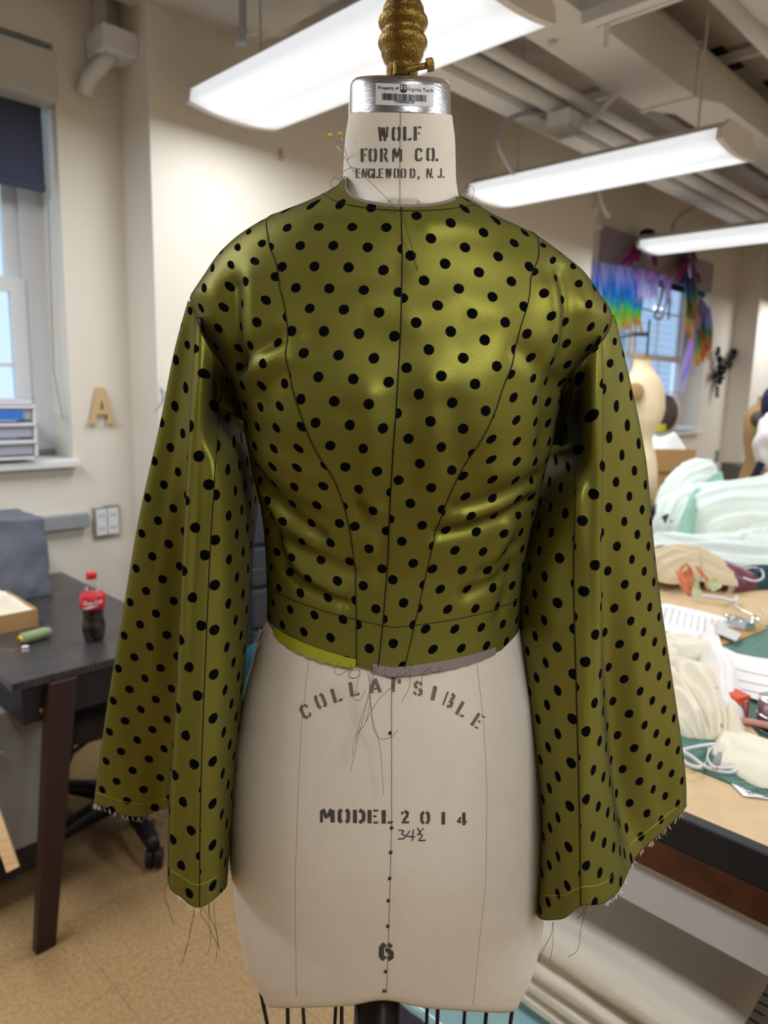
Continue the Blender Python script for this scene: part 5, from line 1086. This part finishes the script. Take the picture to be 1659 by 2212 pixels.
# elastic loops
el = thing('elastic_tape', atZ(1540, 1640, TZ), 'white elastic tape in loose loops in front of the muslin', 'elastic')
for pts in ([(1440, 1640), (1472, 1622), (1521, 1611), (1550, 1609), (1571, 1619), (1586, 1633), (1602, 1634), (1612, 1620), (1603, 1606), (1580, 1602), (1557, 1611)], [(1440, 1610), (1470, 1635), (1485, 1650), (1506, 1657), (1522, 1652), (1527, 1632), (1537, 1616), (1552, 1610)], [(1445, 1615), (1472, 1622), (1495, 1635), (1521, 1654), (1550, 1666), (1578, 1669), (1592, 1662)], [(1530, 1617), (1528, 1640), (1540, 1657), (1560, 1660), (1592, 1659)]):
    q = catmull([atZ(x, y, TZ+.012+.004*math.sin(i)) for i, (x, y) in enumerate(pts)], 60); b = B(); b.grid([[p+np.array([0, 0, -.0032]) for p in q], [p+np.array([0, 0, .0032]) for p in q]]); o = obj('tape_loop', b, M['white'], el, True); md = o.modifiers.new('t', 'SOLIDIFY'); md.thickness = .0012
b = B(); p, q = atZ(1543, 1660, TZ+.012), atZ(1556, 1625, TZ+.03); b.tube([p, (p+q)/2, q], [.006, .006, .003], 8); tag(obj('marking_tool', b, M['grey'], smooth=True), 'grey flat-ended tool standing among the elastic loops', 'tool')
nt_ = flat('ruled_note', [(1562, 1675), (1640, 1662), (1760, 1650), (1770, 1735), (1660, 1727), (1606, 1720)], 'paper', 'ruled white note with pencil writing at the right table edge', 'note', .003, .001)
b = B(); b2 = B(); rn = random.Random(2)
for k in range(9):
    p, q = atZ(1575+k*5.6, 1681+k*5, TZ+.0044), atZ(1700+k*2, 1672+k*6.5, TZ+.0044); b.tube([p, q], .0003, 4)
    if k in (1, 3, 5, 6):
        for m_ in range(7):
            t = .06+.10*m_; s_ = p+(q-p)*t; b2.tube(catmull([s_+np.array([.002*j, rn.uniform(-.004, .004), .0003]) for j in range(5)], 12), .00045, 4)
obj('ruling', b, M['graytext'], nt_); obj('pencil_writing', b2, M['pen'], nt_)
# ---- below the table: batting, cartons, wraps
bt_ = thing('batting_stack', rw(1.3, .45, .405), 'folded cream cotton batting on the shelf under the cutting table', 'batting')
for k, (u0, v0, v1, hh) in enumerate(((.985, .42, .98, .036), (.975, .32, 1.0, .042), (.965, .30, 1.02, .048), (.958, .26, 1.02, .070))):
    z0 = .415+sum((.036, .042, .048, .07)[:k]); P = []
    for i in range(30):
        v = v0+(v1-v0)*i/29; row = []
        for j in range(34):
            s = j/33
            if s < .45: a = math.pi*(s/.45); x = u0+hh/2-hh/2*math.sin(a); z = z0+hh/2-hh/2*math.cos(a)
            else: x = u0+hh/2+.62*(s-.45)/.55; z = z0+hh+.010*lib_noise(i*.2, s*5, k*3)
            nz_ = .004*lib_noise(i*.35, j*.25, k*7)+.003*lib_noise(i*1.1, j*.8, k)
            row.append(rw(x-nz_, v, z+nz_*.8-.018*(max(0, .3-(v-v0))/.3)**2*(1 if s > .3 else 0)))
        P.append(row)
    o = obj('fold', B().grid(P), M['batting'], bt_, True); md = o.modifiers.new('t', 'SOLIDIFY'); md.thickness = .006
def carton(name, u0, u1, v0, v1, z0, z1, m, label, lines, **kw):
    r = thing(name, rw((u0+u1)/2, (v0+v1)/2, z0), label, 'package', **kw); b = B(); b.box(((u0+u1)/2, (v0+v1)/2, (z0+z1)/2), (u1-u0, v1-v0, z1-z0), ROOM, bev=.006); obj('wrap', b, M[m], r); return r
wr = carton('wrapped_pack', 1.0, 1.28, .30, 1.0, .406, .414, 'paper2', 'white paper pack flattened under the cream batting', 0)
tp = thing('teal_pack', rw(.97, .5, .38), 'glossy teal plastic-wrapped pack below the batting at the bottom edge', 'package')
P = [[rw(.90+.17*math.sin(math.pi*.5*j/14)+.004*lib_noise(i*.4, j*.5, 2), .15+.85*i/40, .326+.075*math.sin(math.pi*.5*j/14+.02)+.006*lib_noise(i*.3, j*.3, 5)) for j in range(15)] for i in range(41)]
o = obj('wrap', B().grid(P), M['packteal'], tp, True); md = o.modifiers.new('t', 'SOLIDIFY'); md.thickness = .01
for j, zf in ((6, 0), (10, 1), (12, 2)):
    b = B(); b.tube([np.array(P[i][j])+np.array(rw(-.004, 0, .003+.005*math.sin(i*1.3+zf))) for i in range(41)], .0014, 5); obj('white_wave', b, M['white'], tp, True)
lp = carton('text_pack', 1.16, 1.5, .16, .42, .409, .43, 'paper', 'white printed care leaflet pack right of the batting', 0)
b = B(); rn = random.Random(8)
for k in range(12):
    for m_ in range(9):
        if rn.random() < .8: b.box((1.19+.025*k, .19+.024*m_+.01, .4303), (.004, .019, .0006), ROOM)
obj('print_lines', b, M['black'], lp)
lb_ = carton('blue_carton', 1.02, 1.16, .18, .36, .407, .425, 'packblue', 'light blue carton peeking out under the batting fold', 0)
bb_ = thing('indigo_bin', rw(1.17, .62, 0), 'indigo plastic bin on the floor under the table behind the cage wires', 'bin')
b = B(); b.box((1.17, .62, .16), (.42, .56, .30), ROOM, bev=.02); obj('bin_body', b, M['bluebin'], bb_); b = B(); b.box((1.17, .62, .312), (.45, .59, .02), ROOM, bev=.006); obj('lid', b, M['bluebin'], bb_)
# ---- far right: second form by the window
f2 = np.array([1.385, 3.9]); F2 = thing('ivory_dress_form', (f2[0], f2[1], 0), 'headless ivory dress form without a jacket, by the ribboned window', 'dress form')
def z39(y): return float(atY(1390, y, 3.9)[2])
def xr(px): return px/1560*3.86
prof2 = [(772, 1388, 19, 19), (790, 1388, 20, 20), (802, 1389, 24, 24), (814, 1391, 31, 30), (828, 1392, 38, 34), (850, 1394, 41, 38), (880, 1394, 41, 42), (905, 1391, 37, 42), (928, 1385, 30, 36), (946, 1381, 27, 32), (962, 1381, 29, 34), (985, 1382, 33, 42), (1020, 1382, 36, 46), (1050, 1382, 36, 46), (1075, 1382, 34, 40)]
P = []
ys = np.linspace(772, 1075, 60); tb = np.array(prof2, float)
for y in ys:
    c, a, bb2 = (cr_interp(tb[:, 0], tb[:, k], y) for k in (1, 2, 3)); q = atY(float(c), float(y), 3.9)
    P.append([np.array([q[0]+xr(float(a))*math.cos(t), 3.9-xr(float(bb2))*.9*math.sin(t), q[2]]) for t in np.linspace(0, 2*math.pi, 48, endpoint=False)])
obj('jersey_body', B().grid(P, True), M['linen2'], F2, True)
q = atY(1388, 772, 3.9); b = B(); b.lathe([(xr(20), -.005), (xr(20), .006), (.002, .010)], tuple(q), 30); obj('neck_cap', b, M['plate'], F2)
ap = Vector(atY(1371, 846, 3.812)); dn = Vector((-.25, -1, .12)).normalized(); MM = Matrix.Translation(ap) @ dn.to_track_quat('Z', 'Y').to_matrix().to_4x4(); b = B(); b.lathe([(.047, -.05), (.047, 0), (.042, .003), (.002, .004)], (0, 0, 0), 30, MM); obj('arm_plate', b, M['plate'], F2, True)
b = B(); b.tube([np.array([f2[0], f2[1], .98]), np.array([f2[0], f2[1], .05])], .022, 12); obj('pole', b, M['chrome'], F2, True); b = B(); b.lathe([(.2, 0), (.2, .02), (.03, .06)], (f2[0], f2[1], 0), 24); obj('base', b, M['blackmetal'], F2)
b = B(); b.tube([atY(1397, 772, 3.9), atY(1400, 735, 3.9), atY(1403, 690, 3.9)], .006, 8); b.tube([atY(1402, 722, 3.9), atY(1365, 722, 3.9), atY(1325, 728, 3.9)], .011, 8); obj('hook_stand', b, M['blackmetal'], F2)
# cardboard boxes behind it
bx1 = thing('cardboard_box', rw(4.1, 2.15, 0), 'open cardboard box with white wrapping, upper of two behind the ivory form', 'box', group='cardboard boxes by the window')
bx2 = thing('cardboard_box', rw(4.1, 2.15, 0), 'darker closed cardboard box under the open one behind the ivory form', 'box', group='cardboard boxes by the window')
qa, qb = atY(1478, 1000, 4.3), atY(1460, 1100, 4.3)
BM = Matrix.Translation((1.62, 4.42, 0)) @ Matrix.Rotation(.12, 4, 'Z'); zt1 = float(atY(1478, 970, 4.3)[2]); zt2 = float(atY(1470, 1022, 4.3)[2])
b = B(); b.box((0, 0, zt2/2), (.36, .3, zt2), BM); obj('carton', b, M['brown'] if False else M['card'], bx2)
for (x, y, sx, sy) in ((0, -.16, .40, .006), (0, .16, .40, .006), (.2, 0, .006, .32), (-.2, 0, .006, .32)):
    b = B(); b.box((x, y, (zt1+zt2)/2+.005), (sx, sy, zt1-zt2-.01), BM); obj('side', b, M['card'], bx1)
P = [[BM @ Vector((-.18+.36*s, -.14+.28*t, zt1-.02+heapz(s, t, .12, 6))) for t in np.linspace(0, 1, 24)] for s in np.linspace(0, 1, 24)]; obj('wrapping', B().grid([[tuple(p) for p in r] for r in P]), M['white'], bx1, True)
# ---- window 2: valance, navy blind, ribbons, sill clutter
M['boxdark'] = mat('mauve_grey_valance', srgb(158, 150, 154), .6)
v2 = thing('window_shade', rw(6.2, D0, 2.6), 'raised navy roller shade under a grey box at the ribboned window', 'blind')
b = B(); wallbox(b, W2[0], W2[1]-.03, D0-.02, D0+.10, 2.475, 2.735); obj('valance_box', b, M['boxdark'], v2); b = B(); wallbox(b, W2[0], W2[1]-.05, D0+.03, D0+.06, 2.425, 2.475); obj('rolled_shade', b, M['navyblind'], v2)
def ramp_mat(name, stops, alpha=1.):
    m = mat(name, (.5, .5, .5), .45, sheen=.3); k = NB(m); bsd = k.N['Principled BSDF']; uv = k.N.new('ShaderNodeUVMap'); sp = k.N.new('ShaderNodeSeparateXYZ'); k.L.new(uv.outputs[0], sp.inputs[0])
    cr = k.N.new('ShaderNodeValToRGB'); el_ = cr.color_ramp.elements
    for i, (p, c) in enumerate(stops):
        e = el_[i] if i < 2 else el_.new(p); e.position = p; e.color = (*srgb(*c), 1)
    k.L.new(sp.outputs[1], cr.inputs[0]); k.L.new(cr.outputs[0], bsd.inputs['Base Color'])
    tl = k.N.new('ShaderNodeBsdfTranslucent'); k.L.new(cr.outputs[0], tl.inputs[0]); mx = k.N.new('ShaderNodeMixShader'); mx.inputs[0].default_value = .72
    k.L.new(bsd.outputs[0], mx.inputs[1]); k.L.new(tl.outputs[0], mx.inputs[2]); k.L.new(mx.outputs[0], k.N['Material Output'].inputs[0]); return m
M['rainbow'] = ramp_mat('rainbow_film', [(0, (200, 190, 240)), (1, (222, 130, 40)), (.2, (160, 170, 236)), (.38, (20, 130, 226)), (.52, (30, 150, 220)), (.68, (90, 214, 90)), (.8, (150, 214, 60)), (.9, (226, 180, 40))])
M['lilac'] = ramp_mat('lilac_film', [(0, (214, 150, 226)), (1, (236, 214, 236)), (.5, (206, 190, 244))]); M['magenta'] = ramp_mat('magenta_film', [(0, (120, 30, 74)), (1, (170, 40, 110)), (.5, (150, 30, 90))])
M['rainbow2'] = ramp_mat('purple_to_orange_film', [(0, (150, 90, 160)), (1, (230, 120, 60)), (.25, (120, 100, 180)), (.45, (80, 130, 190)), (.62, (50, 150, 80)), (.78, (214, 160, 60))])
def ribbon(par, x0, y0, x1, y1, wpx, m, v=D0-.07, seed=0, wob=3.):
    n = 14; R = []; UV = []
    for i in range(n):
        t = i/(n-1); x = x0+(x1-x0)*t+wob*math.sin(3.1*t+seed)*t; y = y0+(y1-y0)*t; ww = wpx*(.75+.35*math.sin(math.pi*t*.9)); vv = v+.02*math.sin(4*t+seed*1.7)
        l, r = onwall(x-ww/2, y, vv), onwall(x+ww/2, y, vv); mid = (l[0]+r[0])/2
        R.append([rw(l[0], vv, l[1]), rw(mid, vv-.012*math.sin(seed+t*5), (l[1]+r[1])/2), rw(r[0], vv, r[1])]); tt = min(1, max(0, t+.10*math.sin(seed*2.7))); UV += [(0, tt), (.5, tt), (1, tt)]
    b = B().grid(R, uv=np.array(UV)); return obj('ribbon', b, M[m], par, True)
g1 = thing('ribbon_garland', rw(*onwall(1400, 520, D0-.07)[:1], D0-.07, 2.6), 'rainbow film ribbons hanging over the left panes of the far window', 'garland'); rr2 = random.Random(9)
for k in range(18): x = 1268+k*6.0; ribbon(g1, x+rr2.uniform(-2, 2), 566+(x-1290)*.16, x+rr2.uniform(0, 14), 716+rr2.uniform(-24, 18)-(x-1290)*.1, rr2.uniform(6, 10), 'rainbow', D0-.07-.012*(k % 4), k)
for k in range(11): x = 1366+k*7; ribbon(g1, x, 578+(x-1366)*.2, x+rr2.uniform(-6, 6), 640+rr2.uniform(-16, 30), rr2.uniform(6, 11), 'lilac', D0-.06-.012*(k % 3), k+40)
ribbon(g1, 1387, 640, 1381, 702, 8, 'rainbow', D0-.10, 3); ribbon(g1, 1376, 640, 1370, 696, 8, 'rainbow', D0-.11, 5)
for k, (x0, y0, x1, y1, w) in enumerate(((1395, 512, 1345, 570, 14), (1398, 512, 1362, 572, 12), (1402, 515, 1420, 575, 12), (1392, 514, 1378, 566, 8), (1404, 510, 1402, 560, 7), (1398, 512, 1348, 545, 9), (1400, 512, 1412, 568, 6))): ribbon(g1, x0, y0, x1, y1, w, 'magenta' if k != 4 else 'lilac', D0-.12-.01*k, k)
b = B(); b.ball(rw(*onwall(1399, 505, D0-.12)[:1], D0-.12, onwall(1399, 505, D0-.12)[1]), .05, 14, 9, (1.3, .6, .8)); obj('knot', b, M['lace'], g1, True)
g2 = thing('ribbon_garland', rw(*onwall(1490, 560, D0-.07)[:1], D0-.07, 2.5), 'purple to orange ribbon bunch hanging on the right reveal of the far window', 'garland')
for k in range(12): ribbon(g2, 1486+rr2.uniform(-5, 5), 545+rr2.uniform(0, 10), 1492+rr2.uniform(-12, 24), 722+rr2.uniform(-40, 40), rr2.uniform(6, 10), 'rainbow2', D0-.05-.012*(k % 5), k+7)
ribbon(g2, 1496, 740, 1474, 850, 12, 'lilac', D0-.12, 2); ribbon(g2, 1492, 730, 1468, 840, 9, 'lilac', D0-.10, 4)
for k, (x0, y0, x1, y1, w) in enumerate(((1490, 546, 1463, 605, 13), (1492, 546, 1468, 598, 10), (1496, 540, 1514, 612, 10), (1488, 520, 1492, 600, 6), (1494, 515, 1508, 590, 6))): ribbon(g2, x0, y0, x1, y1, w, 'magenta' if k < 3 else 'lilac', D0-.14-.008*k, k)
for k in range(5): ribbon(g2, 1508+k*5, 640+k*6, 1506+k*7, 790-k*9, 15, 'rainbow2', D0-.03-.01*k, k+60)
for x0, y0, x1, y1 in ((1450, 600, 1432, 680), (1440, 602, 1452, 660)): ribbon(g1, x0, y0, x1, y1, 5, 'lilac', D0-.13, 1)
bh = thing('wire_hanger', rw(*onwall(1430, 660, D0-.1)[:1], D0-.1, 2.1), 'thin dark wire hanger hung among the ribbons', 'hanger')
b = B(); zf = lambda x, y: rw(onwall(x, y, D0-.1)[0], D0-.1, onwall(x, y, D0-.1)[1])
b.tube(catmull([zf(1428, 604), zf(1432, 620), zf(1430, 640), zf(1422, 662), (zf(1414, 684)), zf(1428, 688), zf(1436, 664), zf(1446, 645), zf(1444, 690)], 50), .009, 6); obj('bent_wire', b, M['brown'], bh, True)
wg = thing('wig_stand', rw(*onwall(1440, 925, D0+.05)[:1], D0+.05, 1.165), 'dark wig on a pale stand on the far window sill', 'wig')
c = np.array(rw(onwall(1442, 890, D0+.02)[0], D0+.02, 1.33)); b = B(); b.ball(c+w_*.05, .13, 20, 12, (.7, .7, 1.25)); obj('stand_head', b, M['linen2'], wg, True); b = B(); b.ball(c-w_*.06, .13, 20, 12, (.9, .9, 1.3)); obj('wig_hair', b, M['brown'], wg, True)
ppo = thing('plastic_bag', rw(7.0, D0+.02, 1.17), 'flat shiny plastic bag on the right end of the far sill', 'bag'); P = [[rw(6.75+.5*s, D0-.04+.14*t, 1.168+heapz(s, t, .06, 3, 5)) for t in np.linspace(0, 1, 14)] for s in np.linspace(0, 1, 30)]; obj('film', B().grid(P), M['clear'], ppo, True)
b = B(); b.box((6.42, D0-.02, 1.20), (.1, .08, .07), ROOM, bev=.008); tag(obj('yellow_tub', b, M['yellow']), 'small yellow tub on the far sill beside the ivory form', 'tub')
# black lace piece on the wall, outlet
lc = thing('lace_flower', rw(*onwall(1560, 800, D0-.03)[:1], D0-.03, 1.75), 'black lace ruffle pinned to the wall right of the far window', 'decoration'); rl = random.Random(6)
for k, (x, y, s) in enumerate(((1545, 768, 14), (1550, 785, 16), (1548, 800, 18), (1553, 815, 15), (1548, 830, 12), (1544, 845, 9), (1575, 768, 15), (1585, 775, 15), (1572, 785, 13), (1563, 792, 10), (1540, 808, 13), (1582, 764, 10), (1547, 758, 8), (1545, 853, 6), (1553, 803, 14), (1560, 800, 9))):
    c = onwall(x, y, D0-.03); r = s/1560*7.4; P = []
    ph0 = rl.uniform(0, 6)
    for i in range(8):
        rr3 = r*(.15+.85*i/7); P.append([rw(c[0]+rr3*math.cos(a)*(.8+.25*math.sin(3*a+ph0)), D0-.035-.03*(i/7)*(1+math.sin(7*a+ph0))*.6, c[1]+rr3*math.sin(a)*(1+.25*math.cos(4*a+ph0))) for a in np.linspace(ph0, ph0+5.2, 30)])
    obj('ruffle', B().grid(P), M['lace'], lc, True)
o2 = thing('wall_switch', rw(*onwall(1547, 985, D0)[:1], D0, .87), 'grey switch plate low on the wall below the black lace', 'switch'); su2 = onwall(1547, 985, D0)
b = B(); b.box((su2[0], D0-.006, su2[1]), (.08, .012, .125), ROOM, bev=.003); obj('plate', b, M['grey'], o2)
for dz in (-.03, .03): b = B(); b.box((su2[0], D0-.015, su2[1]+dz), (.03, .01, .035), ROOM, bev=.003); obj('rocker', b, M['brown'], o2)
# third form at the frame edge, white cloth, navy garment, brown cabinet
f3 = atY(1652, 940, 5.2); F3 = thing('tan_dress_form', (f3[0], f3[1], 0), 'tan dress form with a brown arm plate at the right frame edge', 'dress form')
P = [[np.array([f3[0]+a*math.cos(t), f3[1]+.12*math.sin(t), z]) for t in np.linspace(0, 2*math.pi, 36, endpoint=False)] for z, a in ((1.5, .05), (1.45, .055), (1.41, .12), (1.34, .15), (1.2, .14), (1.05, .11), (.95, .14), (.8, .16), (.72, .15))]
obj('jersey_body', B().grid(P, True), M['plate'], F3, True); a3 = Vector(atY(1641, 905, 5.05)); b = B(); b.lathe([(.06, -.05), (.06, 0), (.002, .004)], (0, 0, 0), 24, Matrix.Translation(a3) @ Vector((-.5, -1, 0)).to_track_quat('Z', 'Y').to_matrix().to_4x4()); obj('arm_plate', b, M['brown'], F3, True)
b = B(); b.tube([(f3[0], f3[1], .75), (f3[0], f3[1], .03)], .02, 10); b.lathe([(.18, 0), (.18, .03)], (f3[0], f3[1], 0), 20); obj('stand', b, M['blackmetal'], F3)
def blob(name, px, py, Y, rx, ry, rz, m, label, cat, seed):
    c = atY(px, py, Y); P = [[c+np.array([rx*math.sin(math.pi*i/17)*math.cos(t), ry*math.sin(math.pi*i/17)*math.sin(t), rz*math.cos(math.pi*i/17)])*(1+.35*lib_noise(math.cos(t)*1.6, math.sin(t)*1.6, i*.25+seed)) for t in np.linspace(0, 2*math.pi, 40, endpoint=False)] for i in range(18)]
    return tag(obj(name, B().grid(P, True), M[m], smooth=True), label, cat)
blob('white_ruffle_cloth', 1662, 955, 4.9, .10, .10, .17, 'white', 'white ruffled cloth draped on the tan form at the right edge', 'fabric', 2)
blob('white_cloth_tail', 1668, 1075, 4.6, .10, .10, .16, 'white', 'white cloth hanging low at the right edge behind the mint gown', 'fabric', 7)
b = B(); q = atY(1636, 1018, 4.85); b.box((0, 0, 0), (.055, .012, .13), Matrix.Translation(Vector(q)) @ Matrix.Rotation(.35, 4, 'Y'), bev=.004); tag(obj('navy_sleeve', b, M['navy']), 'short navy cloth piece hanging under the white ruffle', 'fabric')
blob('navy_bundle', 1662, 868, 5.0, .05, .05, .09, 'navy', 'navy cloth on top of the tan form at the right edge', 'fabric', 4)
cb = thing('brown_cabinet', atY(1645, 1060, 5.6)*np.array([1, 1, 0]), 'dark brown cabinet behind the white cloth at the right edge', 'cabinet'); q = atY(1660, 1010, 5.7); b = B(); b.box((0, 0, float(q[2])/2), (.42, .4, float(q[2])), Matrix.Translation((q[0]+.02, q[1]+.2, 0)), bev=.005); obj('body', b, M['brown'], cb)
b = B(); b.box((0, -.205, .45), (.38, .012, .6), Matrix.Translation((q[0]+.02, q[1]+.2, 0)), bev=.004); obj('door', b, M['brown'], cb)
